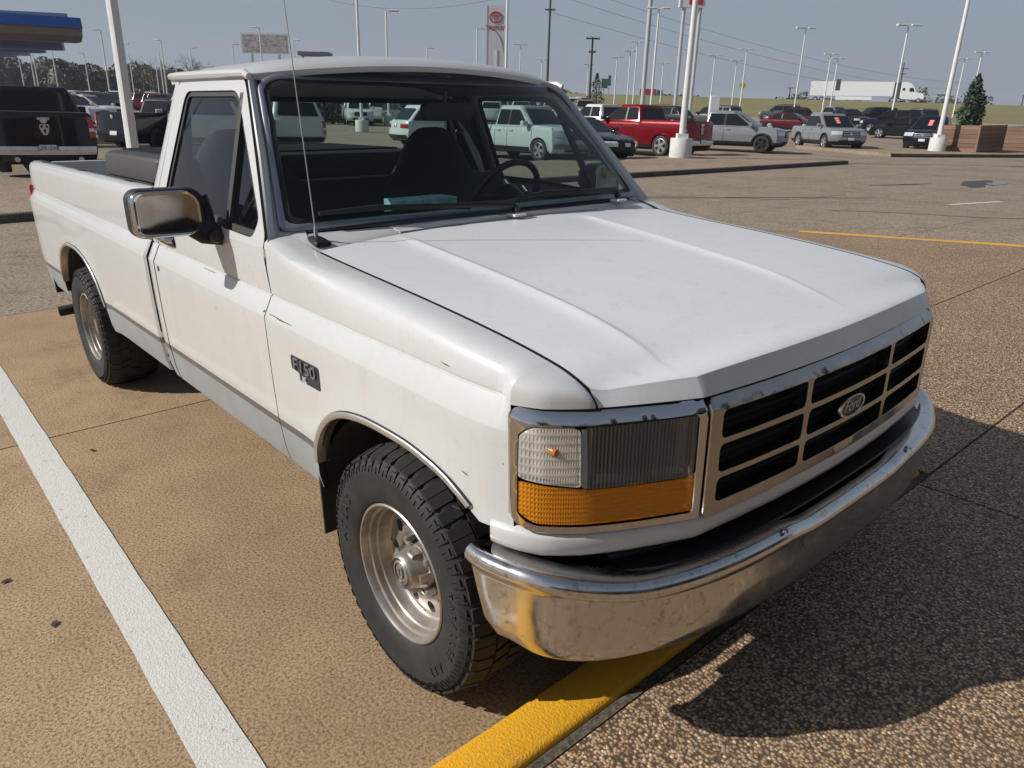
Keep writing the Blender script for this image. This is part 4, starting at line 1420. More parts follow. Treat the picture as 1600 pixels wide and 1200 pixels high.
def place_wheel(root, x, s, spin):
    # outward = s*y
    out = Vector((0, s, 0)); fx = Vector((1, 0, 0)); third = out.cross(fx)
    M = Matrix(((fx.x, third.x, out.x, x), (fx.y, third.y, out.y, s * .970), (fx.z, third.z, out.z, .3585), (0, 0, 0, 1)))
    root.matrix_basis = M @ Matrix.Rotation(spin, 4, 'Z')
w1 = make_wheel(True); place_wheel(w1, 0, -1, R_(0))
w2 = copy_tree(w1, PICK); place_wheel(w2, 0, 1, 1.0)
w3 = make_wheel(False); place_wheel(w3, -WB, -1, .5)
w4 = copy_tree(w3, PICK); place_wheel(w4, -WB, 1, 2.0)

# ---- mirrors
for s in (-1, 1):
    mb = MB(); cx, cy, cz = -1.165, 1.098, 1.252
    sec = rrect(-.128, .112, -.080, .083, [.045, .04, .04, .055], 6)
    rings = []
    for o, k in ((-.040, .93), (-.030, 1.0), (.010, 1.0), (.028, .97), (.036, .92)):
        rings.append([(cx + o + .05 * (py / .117) * (1 if True else 0) * -.25, s * (cy + py * k * -1 * -1), cz + pz * k) for py, pz in sec])
    mb.loft(rings)
    mo = mb.build('side_mirror', 'black_plastic', PICK, bevel=.004)
    q = MB(); rings = []
    sec2 = rrect(-.112, .110, -.078, .078, [.046, .035, .035, .056], 6)
    for o, k in ((.006, 1.0), (.022, 1.0), (.036, .965), (.044, .91), (.0425, .87), (.041, .84)):
        rings.append([(cx + o - .0125 * (py / .117), s * (cy + py * k), cz + pz * k) for py, pz in sec2])
    q.loft(rings, cap=True); q.m[-1] = 1; q.build('mirror_shell', ['chrome', 'darkened_chrome'], mo, sharp=40)
    q = MB(); q.loft([[(cx - .041 - .0125 * (py / .117), s * (cy + py * .9), cz + pz * .88) for py, pz in sec]]* 1 + [[(cx - .0425 - .0125 * (py / .117), s * (cy + py * .88), cz + pz * .86) for py, pz in sec]]); q.build('mirror_glass', 'reflector', mo)
    q = MB(); q.tube([(cx - .01, s * 1.02, cz + .03), (cx, s * 1.0, cz - .03), (cx + .045, s * .975, cz - .075), (cx + .075, s * .925, cz - .090)], [.080, .072, .046, .032], 10, squash=.55)
    q.lathe([(0, .02), (.018, .018), (.022, .004), (.022, -.03)], 14, Matrix.Translation((cx + .090, s * .966, cz - .082)) @ Matrix.Rotation(R_(90), 4, 'Y'))
    q.build('mirror_arm', 'black_plastic', mo, bevel=.003)

# ---- inside the cab
st_ = MB(); P = []
def seat_top(y): return 1.285 + .225 * (math.exp(-((y - .375) / .19) ** 4) + math.exp(-((y + .62) / .20) ** 4))
for y in fr(-.80, .80, 64):
    zt = seat_top(y); w = .07 if True else 0
    row = []
    for xx, zz in ((-1.42, .80), (-1.50, 1.0), (-1.60, zt - .08), (-1.625, zt - .02), (-1.655, zt), (-1.69, zt - .015), (-1.715, zt - .06), (-1.72, .80)):
        row.append((xx - .04 * max(0, (zz - 1.25)), y, zz))
    P.append(row)
st_.grid(P); st_.box(-1.5, -.98, -.78, .78, .70, .90)
st_.build('bench_seat', 'seat_cloth', PICK, sharp=50)
da = MB(); P = []
for y in fr(-.86, .86, 40):
    hump = .045 * math.exp(-((y - .40) / .24) ** 4)
    P.append([(ws(y / .86 * .98, 0).x - .01, y, 1.205), (-.80, y, 1.192 + hump * .3), (-.92, y, 1.190 + hump), (-1.0, y, 1.165 + hump), (-1.03, y, 1.10 + hump), (-1.0, y, .98), (-.9, y, .75)])
da.grid(P); da.build('dashboard', 'dash_vinyl', PICK, sharp=50)
sw = MB(); Ms = Matrix.Translation((-1.13, .40, 1.205)) @ Matrix.Rotation(R_(-62), 4, 'Y')
P = []
for k in range(40):
    a = 2 * math.pi * k / 40
    P.append([Ms @ Vector(((.185 + .015 * math.cos(t)) * math.cos(a), (.185 + .015 * math.cos(t)) * math.sin(a), .015 * math.sin(t))) for t in [2 * math.pi * j / 8 for j in range(8)]])
sw.grid(P, cu=True, cv=True)
swo = sw.build('steering_wheel', 'black_plastic', PICK)
q = MB(); q.lathe([(0, .03), (.06, .028), (.075, .0), (.07, -.06), (.03, -.2)], 20, Ms)
for a in (0, math.pi, -math.pi / 2 + math.pi):
    q.box(.05, .18, -.022, .022, -.01, .012, 0, Ms @ Matrix.Rotation(a + R_(90), 4, 'Z'))
q.build('wheel_hub', 'black_plastic', swo, bevel=.004)
q = MB()
q.loft([[(-1.095 + o, y_, 1.578 + z_) for y_, z_ in rrect(-.075, .165, -.034, .034, .02, 4)] for o in (-.012, 0, .022, .03)]); rm = q.build('rear_view_mirror', 'black_plastic', PICK, bevel=.003)
q = MB(); q.tube([(-1.075, .02, 1.60), (-1.055, .02, 1.66)], .009, 8); q.build('mirror_stem', 'black_plastic', rm)
q = MB()
q.grid([[(-1.90, .70, 1.48), (-1.90, .745, 1.48)], [(-1.86, .70, 1.30), (-1.86, .745, 1.30)], [(-1.74, .64, .95), (-1.74, .69, .95)]])
q.build('seat_belt', 'black_plastic', PICK, edge=(.004, 0, 0))
q = MB(); q.tube([(-1.89, .70, 1.487), (-1.885, .722, 1.478), (-1.89, .745, 1.487)], .008, 6); q.build('belt_buckle', 'bare_steel', PICK)
q = MB()
for s in (-1, 1):
    q.grid([[(x, s * .86, z) for z in (.6, 1.0, 1.175)] for x in (-.75, -1.3, -1.95)])
    q.grid([[(-1.84, s * (gy(z) - .05), z), (-1.975, s * (gy(z) - .07), z)] for z in (1.17, 1.4, 1.69)])
q.build('interior_panel', 'headliner', PICK)
for y in (-.42, .42):
    pass

# ---- things carried in the truck
BOXR = tag(empty('tool_box'), 'black plastic tool box with ribbed lid lying in the bed behind the cab', 'tool box')
q = MB(); q.loft([[(x, y, z) for x, y in rrect(-2.86 + i_, -2.06 - i_, -.80 + i_, .50 - i_, .06, 4)] for i_, z in ((.14, .66), (.075, 1.262), (.07, 1.30))])
q.build('box_body', 'bed_box_black', BOXR, sharp=50)
q = MB(); q.loft([[(x, y, z) for x, y in rrect(-2.96 + i_, -2.03 - i_, -.84 + i_, .54 - i_, .05, 4)] for i_, z in ((.012, 1.268), (0, 1.276), (.004, 1.366), (.012, 1.380), (.03, 1.390), (.08, 1.394))])
lid = q.build('box_lid', 'bed_box_black', BOXR, sharp=30)
for i_ in range(22):
    q = MB(); q.box(-2.86 + i_ * .036, -2.845 + i_ * .036, -.76, .44, 1.394, 1.401); q.build('lid_rib', 'bed_box_black', lid)
m, nt, b = nmat('teal_card')
nn = noise(nt, coords(nt), 22, 3)
nt.links.new(mixc(nt, rng(nt, nn, .45, .55, 0, 1), (.30, .52, .50), (.50, .66, .64)), b.inputs['Base Color']); b.inputs['Roughness'].default_value = .6
q = MB(); q.box(-1.0, -.885, -.335, -.065, 1.192, 1.262)
tb = q.build('tissue_box', 'teal_card', None, bevel=.003)
tag(tb, 'teal patterned tissue box lying on the dashboard', 'tissue box')

# ---- scuffs in the paint of the near side
def near_y(x, z): 
    s_ = doorsec(x) if x < -.72 else fendsec(x)
    return -(interp(sorted([(q[1], q[0]) for q in s_]), z) + flare(x, z) * 0 + .0012)
plain('scuff_dark', (0.05, 0.04, 0.035), .8)
sc_ = MB()
rs = random.Random(3)
for (x0, z0, x1, z1, w_) in ((-.690, .973, -.53, .966, .0022), (-.72, .975, -.735, .972, .004), (-.86, 1.098, -.862, 1.092, .004), (.20, 1.03, .235, 1.025, .0015), (.31, .80, .33, .795, .002), (-1.30, 1.026, -1.18, 1.024, .0016), (-1.15, .91, -1.145, .905, .003), (.28, .70, .31, .703, .003), (-1.02, 1.09, -1.015, 1.085, .003)):
    pts = []
    for t in fr(0, 1, 6):
        x, z = lerp(x0, x1, t), lerp(z0, z1, t) + rs.uniform(-.001, .001)
        ww = w_ * (.3 + .7 * math.sin(math.pi * min(.95, max(.08, t)))) * rs.uniform(.6, 1)
        pts.append([(x, near_y(x, z + ww), z + ww), (x, near_y(x, z - ww), z - ww)])
    sc_.grid(pts)
o_ = sc_.build('paint_scuffs', 'scuff_dark', PICK, sharp=180, merge=1e-6); o_['kind'] = 'stuff'
# ------------------------------------------------------------------ other vehicles
plain('tinted_glass', (0.010, 0.013, 0.016), 0.05, spec=0.3)
plain('clear_lamp', (0.62, 0.64, 0.66), 0.12, 0.3, coat=0.6)
plain('plate_white', (0.62, 0.64, 0.66), 0.4)
plain('plate_text', (0.05, 0.06, 0.12), 0.5)
plain('tag_red', (0.75, 0.05, 0.04), 0.5)
plain('alloy', (0.62, 0.62, 0.63), 0.28, 0.8)
plain('dark_alloy', (0.03, 0.03, 0.032), 0.35, 0.3)
plain('seam_dark', (0.015, 0.015, 0.015), 0.8)
PAINTS = dict(black=(0.010, 0.010, 0.013), navy=(0.006, 0.009, 0.017), white=(0.58, 0.59, 0.58), silver=(0.26, 0.275, 0.295), red=(0.19, 0.006, 0.012),
              maroon=(0.10, 0.012, 0.018), grey=(0.10, 0.11, 0.12), pearl=(0.55, 0.585, 0.57), blue=(0.03, 0.06, 0.14), sand=(0.30, 0.26, 0.21), plum=(0.010, 0.006, 0.009))
for k, c in PAINTS.items():
    paint('paint_' + k, c, 0.35 if k in ('silver', 'grey', 'blue', 'red', 'maroon', 'sand') else 0.0, 0.24)

def _rim(mat_spokes=5, r=.22):
    b = MB()
    b.lathe([(r * 1.02, -.06), (r * 1.03, .0), (r * .97, .004), (r * .93, -.012), (r * .90, -.05)], 28)
    b.lathe([(0, .0), (r * .22, -.002), (r * .26, -.02)], 16)
    for k in range(mat_spokes):
        a = 2 * math.pi * k / mat_spokes
        M = Matrix.Rotation(a, 4, 'Z')
        w0, w1 = r * .16, r * .22
        b.add([M @ Vector(p) for p in ((r * .15, -w0, -.005), (r * .15, w0, -.005), (r * .95, w1, -.008), (r * .95, -w1, -.008), (r * .15, -w0, -.04), (r * .15, w0, -.04), (r * .95, w1, -.04), (r * .95, -w1, -.04))],
              [(0, 1, 2, 3), (0, 3, 7, 4), (1, 5, 6, 2)])
    b.lathe([(r * .9, -.055), (0, -.055)], 20, None, 1)
    return b
def _tyre(R, r, w=.24):
    b = MB(); b.lathe([(r, -.02), (r * 1.05, .008), (lerp(r, R, .5), .014), (R - .02, .004), (R, -.03), (R, -w + .03), (R - .02, -w - .004), (r, -w + .02)], 32)
    return b
_wm = {}
def wheel_meshes(R, r, rim_mat, spokes):
    k = (round(R, 3), round(r, 3), rim_mat, spokes)
    if k not in _wm:
        _wm[k] = (_tyre(R, r).mesh('tyre', 'black_rubber'), _rim(spokes, r).mesh('rim', [rim_mat, 'seam_dark']))
    return _wm[k]

class Shape:
    pass
def vehicle(name, label, cat, M, style='suv', col='white', L=4.7, W=1.9, H=1.72, wb=2.8, fo=.95, R=.36, rim=.24, rim_mat='alloy', spokes=5,
            hood=1.0, belt=1.08, nose=.72, bed=1.05, bcab=None, cab=(-1.6, 1.15), roof=(-1.3, .35), clad=.0, group=None, detail=1, cover=False,
            plate=None, plate_front=None, tag_on=False, grille='seam_dark', bumper=None, parts_extra=None, rake=.0, tail='tall', dual=False, emblem=True, grille_t=.46):
    pm = 'paint_' + col
    parts = []                                                   # (part name, mesh builder, materials, parent index or None)
    def P(n, mb, mats, par=None, **kw):
        parts.append((n, mb, mats, par, kw)); return len(parts) - 1
    hl, hw = L / 2, W / 2
    xfa, xra = hl - fo, hl - fo - wb
    af, ar = .30, .16 if style != 'sedan' else .24
    zb = .30 if style != 'sedan' else .22
    cr, cf = cab
    # profile along the car
    if style == 'pickup':
        tab = [(-hl, bed), (cr - .03, bed), (cr + .02, belt), (cf - .05, belt), (cf + .10, hood + .04), (hl - .45, hood), (hl, hood - .05)]
    elif style == 'sedan':
        tab = [(-hl, belt - .02), (cr, belt + .0), (cf - .05, belt), (cf + .12, hood + .02), (hl - .5, hood - .08), (hl, nose)]
    else:
        tab = [(-hl, belt), (cf - .05, belt), (cf + .10, hood + .04), (hl - .45, hood - .02), (hl, hood - .09)]
    def ztop(x): return interp(tab, x)
    ZT = ztop(hl)
    fz = [(zb, hl - .12), (zb + .10, hl - .03), (.52, hl), (.66, hl - .015), (ZT - .10, hl - .05), (ZT, hl - .12)]
    if style == 'suv' or style == 'pickup': fz = [(zb, hl - .14), (zb + .10, hl - .04), (.52, hl), (.64, hl - .02), (ZT - .14, hl - .045), (ZT - .04, hl - .07), (ZT, hl - .12)]
    rz = [(zb, -hl + .10), (zb + .12, -hl + .02), (.55, -hl), (.66, -hl + .03), (ztop(-hl) - .08, -hl + .045), (ztop(-hl), -hl + .06)]
    def xf(z): return interp(fz, z)
    def xr(z): return interp(rz, z)
    def ysid(z, zt):
        return hw * interp([(zb, .90), (zb + .10, .96), (.55, .99), (.72, 1.0), (max(.78, zt - .22), .988), (zt - .05, .955), (zt, .90)], z)
    def arch(x):
        z = zb
        for c in (xfa, xra):
            u = abs(x - c) / (R + .075)
            if u < 1: z = max(z, R + (R + .075) * (1 - u ** 2.3) ** (1 / 2.3) * .98)
        return z
    def bend(x, z, t=1.0):
        wf = sst(xfa + R + .02, hl - af, x); wr = 1 - sst(-hl + ar, xra - R - .02, x)
        return x + wf * (xf(z) - hl) + wr * (xr(z) + hl) + (wf > .999) * 0
    xs = sorted(set([round(q, 4) for q in fr(-hl + ar, hl - af, 26 if detail else 14)] + [round(c + (R + .075) * math.cos(math.pi * k / (14 if detail else 8)), 4) for c in (xfa, xra) for k in range((14 if detail else 8) + 1)]
                    + [q for q in (cr - .03, cr + .02, cf - .05, cf + .10) if -hl + ar < q < hl - af]))
    zfr = (0, .08, .2, .38, .55, .72, .85, .94, 1.0)
    b = MB()
    def zrow(x):
        zt = ztop(x)
        return [lerp(zb, zt, q) for q in zfr]
    mfun = (lambda i, j: 1 if zfr[j + 1] < .30 else 0) if clad else None
    for s in (-1, 1):
        G_ = []
        for x in xs:
            zm = arch(x); zt = ztop(x)
            G_.append([(bend(x, max(z, zm)), s * ysid(max(z, zm), zt), max(z, zm)) for z in zrow(x)])
        b.grid(G_, mf=mfun)
    ts = fr(-1, 1, 14)
    def front_pt(t, z, off=0.0): return Vector((xf(z) - af * abs(t) ** 3 + off, t * ysid(z, ZT), z))
    ZR = ztop(-hl)
    def rear_pt(t, z, off=0.0): return Vector((xr(z) + ar * abs(t) ** 3 - off, t * ysid(z, ZR), z))
    b.grid([[front_pt(t, lerp(zb, ZT, q)) for q in zfr] for t in ts], mf=mfun)
    b.grid([[rear_pt(t, lerp(zb, ZR, q)) for q in zfr] for t in ts], mf=mfun)
    G_ = []
    for x in [None] + xs + [9.0]:
        row = []
        for t in ts:
            if x is None: row.append(rear_pt(t, ZR))
            elif x == 9.0: row.append(front_pt(t, ZT))
            else:
                zt = ztop(x)
                crown = .035 if x > cf else .0
                row.append(Vector((bend(x, zt), t * ysid(zt, zt), zt + crown * (1 - t * t) * sst(hl, hl - .4, x))))
        G_.append(row)
    b.grid(G_)
    body = P('body', b, [pm, 'black_plastic'], sharp=40)
    u = MB()
    u.box(-hl + .25, hl - .3, -hw * .80, hw * .80, zb - .06, zb + .30)
    for c in (xfa, xra): u.box(c - R - .05, c + R + .05, -hw * .90, hw * .90, .34, .70)
    P('underbody', u, 'underbody_black')
    # cabin
    rr_, rf_ = roof
    w0, w1 = hw * .93, hw * .72
    g = MB(); rings = []
    for tz, k in ((-.03, 1), (.0, 1), (.35, 1), (.70, 1), (.88, .985), (.96, .95), (1.0, .86)):
        tt = max(0, tz)
        q = tt if tt < .88 else .90 + (tt - .88) * .3
        x0, x1 = lerp(cr, rr_, min(1, q)), lerp(cf, rf_, min(1, q))
        ww = lerp(w0, w1, min(1, q)) * (k if tz < .99 else k)
        cx_, hx_ = (x0 + x1) / 2, (x1 - x0) / 2 * (1 if k > .9 else .93)
        ring = rrect(cx_ - hx_, cx_ + hx_, -ww, ww, [.10, .16, .16, .10], 4)
        rings.append([(x, y, lerp(belt, H, tt) + (.0)) for x, y in ring])
    g.loft(rings)
    cabp = P('cabin', g, [pm], body, sharp=50)
    def sx0(t): return lerp(cr, rr_, t * .92)
    def sx1(t): return lerp(cf, rf_, t * .92)
    def sw(t): return lerp(w0, w1, t * .92)
    t0, t1 = .07, .80
    zt_ = lambda t: lerp(belt, H, t)
    def quad_patch(loop2, fn, off, n=1):
        q = MB(); q.fill(densify(loop2, .25), [], fn); return q
    wins = []; trims = []
    if style == 'pickup':
        cabL = cf - cr
        if dual: splits = [cr + .10, cr + .10 + (cabL - .3) * .40, cf]
        else: splits = [cr + .10, cf]
    elif style == 'sedan':
        splits = [cr + .35, (cr + cf) / 2 - .15, cf]
    else:
        splits = [cr + .12, cr + .95, (cr + cf) / 2 + .22, cf]
    for s in (-1, 1):
        for i in range(len(splits) - 1):
            a, c = splits[i], splits[i + 1]
            last = i == len(splits) - 2
            first = i == 0
            def xa(t): return max(a + .04, sx0(t) + .13) if first else a + .04
            def xc(t): return sx1(t) - .16 if last else c - .04
            if xc(t0) - xa(t0) < .15: continue
            loop = [(xa(t0), t0), (xc(t0), t0), (max(xc(t1), xa(t1) + .05), t1), (xa(t1), t1)]
            q = MB(); L_ = round_poly(loop, .05, 3)
            q.fill(L_, [], lambda x, t: (x, s * (sw(t) + .010), zt_(t)))
            wins.append(q)
            if not last and detail:
                x_ = splits[i + 1]
                q2 = MB(); q2.fill([(x_ - .045, t0), (x_ + .045, t0), (x_ + .045, t1), (x_ - .045, t1)], [], lambda x, t: (x, s * (sw(t) + .008), zt_(t)))
                trims.append(q2)
    for q in wins: P('side_window', q, 'tinted_glass', cabp)
    for q in trims: P('pillar_trim', q, 'black_plastic', cabp)
    q = MB(); L_ = round_poly([(-.84, .05), (.84, .05), (.84, .84), (-.84, .84)], .06, 3)
    q.fill(L_, [], lambda y, t: (sx1(t) + .012, y * sw(t), zt_(t))); wsx = P('windscreen', q, 'tinted_glass', cabp)
    q = MB(); L_ = round_poly([(-.82, .10), (.82, .10), (.80, .80), (-.80, .80)], .06, 3)
    q.fill(L_, [], lambda y, t: (sx0(t) - .012, y * sw(t), zt_(t))); P('rear_window', q, 'tinted_glass', cabp)
    if style == 'pickup':
        q = MB(); zz = bed + .004
        q.box(-hl + .16, cr - .10, -hw * .78, hw * .78, bed - .02, bed + .004)
        P('bed_cover' if cover else 'bed_liner', q, 'black_plastic', body)
    # front and rear fittings
    def fpatch(t0_, t1_, z0, z1, off, fn=front_pt, n=6, th=.02):
        q = MB(); q.grid([[fn(lerp(t0_, t1_, i / n), lerp(z0, z1, j / 3), off) for j in range(4)] for i in range(n + 1)]); return q
    hz0 = ZT - .26; hz1 = ZT - .06
    P('grille', fpatch(-grille_t, grille_t, ZT - .34, ZT - .06, .012), grille, body)
    for s in (-1, 1):
        P('headlamp', fpatch(s * (grille_t + .03), s * .985, hz0 + .02, hz1, .014), 'clear_lamp', body)
    P('lower_intake', fpatch(-.62, .62, zb + .05, .50, .012), 'black_plastic', body)
    if bumper:
        P('bumper', fpatch(-.97, .97, .44, .60, .05), bumper, body); 
        P('rear_bumper', fpatch(-.97, .97, .46, .64, .07, rear_pt), bumper, body)
    if emblem:
        q = MB(); p0 = front_pt(0, ZT - .20, .02); q.lathe([(0, .01), (.05, .008), (.058, 0)], 12, Matrix.Translation(p0) @ Matrix.Rotation(R_(90), 4, 'Y')); P('emblem', q, 'alloy', body)
        q = MB(); p0 = rear_pt(0, ZR - .17, .02); q.lathe([(0, .01), (.06, .008), (.07, 0)], 12, Matrix.Translation(p0) @ Matrix.Rotation(R_(-90), 4, 'Y')); P('emblem', q, 'alloy', body)
    for s in (-1, 1):
        if tail == 'tall':
            q = fpatch(s * .865, s * .998, ZR - .54, ZR - .08, .016, rear_pt)
            if detail:
                q2 = fpatch(s * .875, s * .985, ZR - .40, ZR - .33, .020, rear_pt, 3); P('reverse_lamp', q2, 'clear_lamp', body)
        else: q = fpatch(s * .50, s * .995, ZR - .26, ZR - .10, .014, rear_pt)
        P('tail_lamp', q, 'red_lens', body)
    if plate is not None or detail:
        pz = .60 if style == 'pickup' else .86
        q = fpatch(-.165, .165, pz - .075, pz + .075, .10 if bumper else .022, rear_pt, 2); pi_ = P('number_plate', q, 'plate_white', body)
        if plate:
            c0 = rear_pt(0, pz, .11 if bumper else .03)
            Mp = Matrix(((0, 0, -1, c0.x), (-1, 0, 0, 0), (0, 1, 0, pz), (0, 0, 0, 1)))
            P('plate_lettering', text_mb(plate, .11, .001, Mp), 'plate_text', pi_)
    if plate_front is not None:
        q = fpatch(-.16, .16, .50, .63, .03, front_pt, 2); P('dealer_plate', q, plate_front, body)
    # doors: shut lines and handles
    if detail:
        def side_pt(x, z, s, off=.006): return Vector((bend(x, z), s * (ysid(z, ztop(x)) + off), z))
        lines = ([splits[0] - .0] if style != 'suv' else [xra + R + .14]) + splits[1:-1] + [cf + .06]
        for s in (-1, 1):
            for x in lines:
                q = MB(); q.grid([[side_pt(x + d, z, s) for d in (-.007, .007)] for z in fr(.42, belt - .01, 6)]); P('door_seam', q, 'seam_dark', body)
            for i in range(len(lines) - 1):
                xh = lines[i] + .12
                q = MB(); c0 = side_pt(xh + .08, belt - .13, s, .02); q.box(c0.x - .09, c0.x + .09, c0.y - .02, c0.y + .02, c0.z - .02, c0.z + .02); P('door_handle', q, pm if col != 'red' else 'black_plastic', body, bevel=.008)
            xm = cf - .22
            q = MB(); y0 = s * (w0 + .02)
            q.loft([[(xm + dx, y0 + s * dy, belt + .10 + dz) for dx, dz in rrect(-.07, .09, -.08, .09, .04, 3)] for dy in (.03, .08, .20, .24)])
            q.box(xm - .03, xm + .05, min(y0 - s * .05, y0 + s * .06), max(y0 - s * .05, y0 + s * .06), belt + .02, belt + .06)
            P('wing_mirror', q, pm if col not in ('red',) else 'black_plastic', body, bevel=.01)
    if detail:
        for s in (-1, 1):
            for c in (xfa, xra):
                q = MB(); rows = []
                for k in range(19):
                    a = math.pi * k / 18; r_ = R + .075
                    x0_ = c + r_ * math.cos(a)
                    zz = max(zb + .02, R + r_ * math.sin(a) ** .85 * .98) if 0 < k < 18 else R - .02
                    row = []
                    for o, dy in ((-.03, -.05), (-.03, .012), (.035 if clad else .012, .014), (.04 if clad else .016, -.01)):
                        x1_ = c + (r_ + o) * math.cos(a); z1_ = R + (zz - R) * (r_ + o) / r_
                        row.append((bend(x1_, z1_), s * (ysid(max(zb, z1_), ztop(x1_)) + dy), z1_))
                    rows.append(row)
                q.grid(rows); P('arch_lip', q, 'black_plastic' if clad else pm, body)
            if style == 'suv':
                q = MB(); q.tube([(lerp(rr_, rf_, .06), s * w1 * .93, H - .02), (lerp(rr_, rf_, .12), s * w1 * .93, H + .045), (lerp(rr_, rf_, .88), s * w1 * .93, H + .045), (lerp(rr_, rf_, .95), s * w1 * .93, H - .02)], .018, 6)
                P('roof_rail', q, 'black_plastic', cabp)
            q = MB(); q.grid([[side_pt(lerp(xra + R + .1, xfa - R - .1, k / 6), z, s, .012) for z in (zb + .01, zb + .10, zb + .16)] for k in range(7)]); P('sill_trim', q, 'black_plastic', body)
        q = fpatch(-.92, .92, zb + .02, .50, .020, rear_pt); P('rear_valance', q, 'black_plastic', body)
    if tag_on:
        q = MB(); q.grid([[(sx1(t) + .022, y, zt_(t)) for t in (.30, .72)] for y in (-.10, .14)]); P('windscreen_tag', q, 'tag_red', wsx)
        q = MB()
        for k_ in range(3):
            tm = lerp(.36, .66, k_ / 2)
            q.grid([[(sx1(t) + .026, y, zt_(t)) for t in (tm - .03, tm + .03)] for y in (-.06, .10)])
        P('tag_print', q, 'plate_white', wsx)
    if parts_extra: parts_extra(P, body, front_pt, rear_pt, dict(hl=hl, hw=hw, ZT=ZT, ZR=ZR))
    Ty, Ri = wheel_meshes(R, rim, rim_mat, spokes)
    wpos = [(x, s) for x in (xfa, xra) for s in (-1, 1)]
    def wM(x, s):
        out = Vector((0, s, 0)); fx = Vector((1, 0, 0)); th = out.cross(fx)
        return Matrix(((1, th.x, out.x, x), (0, th.y, out.y, s * (hw - .015)), (0, th.z, out.z, R), (0, 0, 0, 1)))
    if detail:
        root = empty(name); tag(root, label, cat, group)
        objs = []
        for n, mb, mats, par, kw in parts:
            if not mb.v: objs.append(None); continue
            p_ = root
            if par is not None and objs[par] is not None:
                p_ = objs[par]
                if p_.parent is not None and p_.parent is not root:      # keep to thing > part > sub-part
                    p_ = p_.parent
            objs.append(mb.build(n, mats, p_, **kw))
        for x, s in wpos:
            w = empty('wheel'); w.parent = root; w.matrix_basis = wM(x, s)
            link('tyre', Ty, w); link('rim', Ri, w)
        root.matrix_world = M
        return root
    # small and far: one mesh
    J = MB(); mlist = []
    def mi(q):
        if q not in mlist: mlist.append(q)
        return mlist.index(q)
    for n, mb, mats, par, kw in parts:
        ml = mats if isinstance(mats, list) else [mats]
        rem = [mi(q) for q in ml]
        mb.m = [rem[k] for k in mb.m]; J.join(mb)
    for x, s in wpos:
        tb = MB(); tb.lathe([(0, -.01), (rim, 0), (rim + .02, .01), (R, -.02), (R, -.22)], 16, wM(x, s), mf=lambda i, j: 1 if i >= 1 else 0)
        rem = [mi(rim_mat), mi('black_rubber')]; tb.m = [rem[k] for k in tb.m]; J.join(tb)
    o = J.build(name, mlist, sharp=45)
    tag(o, label, cat, group)
    o.matrix_world = M
    return o

SPEC = dict(
    pickup=dict(style='pickup', L=5.85, W=2.03, H=1.94, wb=3.60, fo=1.0, R=.40, rim=.26, hood=1.22, belt=1.30, bed=1.36, cab=(-.62, 1.42), roof=(-.40, .62), dual=True),
    midpickup=dict(style='pickup', L=5.33, W=1.97, H=1.80, wb=3.18, fo=.98, R=.375, rim=.24, hood=1.05, belt=1.10, bed=1.13, cab=(-1.05, 1.34), roof=(-.92, .22), dual=True, clad=1),
    suv=dict(style='suv', L=4.95, W=2.0, H=1.79, wb=2.86, fo=.98, R=.375, rim=.245, hood=1.08, belt=1.14, cab=(-2.28, 1.25), roof=(-2.02, .42)),
    crossover=dict(style='suv', L=4.80, W=1.92, H=1.68, wb=2.82, fo=.98, R=.36, rim=.24, hood=.98, belt=1.02, cab=(-2.15, 1.30), roof=(-1.50, .18), tail='wide'),
    offroad=dict(style='suv', L=4.75, W=1.93, H=1.86, wb=2.85, fo=.85, R=.41, rim=.23, hood=1.20, belt=1.22, cab=(-2.18, .95), roof=(-2.10, .48), clad=1),
    sedan=dict(style='sedan', L=4.85, W=1.85, H=1.45, wb=2.80, fo=.97, R=.335, rim=.23, hood=.90, belt=.95, nose=.74, cab=(-1.75, 1.15), roof=(-.98, .25), tail='wide'),
)
def car(kind, label, cat, x, y, yaw, name=None, scale=1.0, **kw):
    d = dict(SPEC[kind]); d.update(kw)
    return vehicle(name or 'parked_' + {'pickup': 'pickup', 'midpickup': 'pickup', 'suv': 'suv', 'crossover': 'crossover', 'offroad': 'suv', 'sedan': 'sedan'}[kind], label, cat, stand(x, y, yaw, d.pop('dz', 0)) @ Matrix.Scale(scale, 4), **d)

def ram_badge(P, body, fp, rp, q):
    b = MB(); c = rp(.0, q['ZR'] - .36, .03); c.y = 0
    Mx = Matrix(((0, 0, -1, c.x), (-1, 0, 0, 0), (0, 1, 0, c.z), (0, 0, 0, 1)))
    L_ = [(-.085, .11), (.085, .11), (.10, .06), (.07, -.06), (.03, -.12), (-.03, -.12), (-.07, -.06), (-.10, .06)]
    hs = [[(-.07, .085), (-.012, .085), (-.05, .02), (-.075, .05)], [(.07, .085), (.075, .05), (.05, .02), (.012, .085)], [(-.03, -.0), (.03, .0), (.012, -.085), (-.012, -.085)]]
    b.fill(L_, hs, lambda u, v: Mx @ Vector((u, v, 0)))
    P('tailgate_badge', b, 'alloy', body, edge=(.02, 0, 0))
    b = MB(); c2 = rp(0, q['ZR'] - .13, .02); b.box(c2.x - .015, c2.x + .03, -.12, .12, c2.z - .025, c2.z + .025); P('tailgate_handle', b, 'alloy', body, bevel=.006)
def ram_text(P, body, fp, rp, q):
    ram_badge(P, body, fp, rp, q)
    b = MB()
    for s in (-1, 1):
        b2 = MB(); b2.tube([(-q['hl'] + .06, s * .62, .36), (-q['hl'] - .03, s * .62, .36)], .055, 14); P('exhaust_tip', b2, 'alloy', body)
    b2 = MB(); b2.box(-q['hl'] + .02, -q['hl'] + .30, -.62, .62, .28, .46); P('tow_frame', b2, 'underbody_black', body)
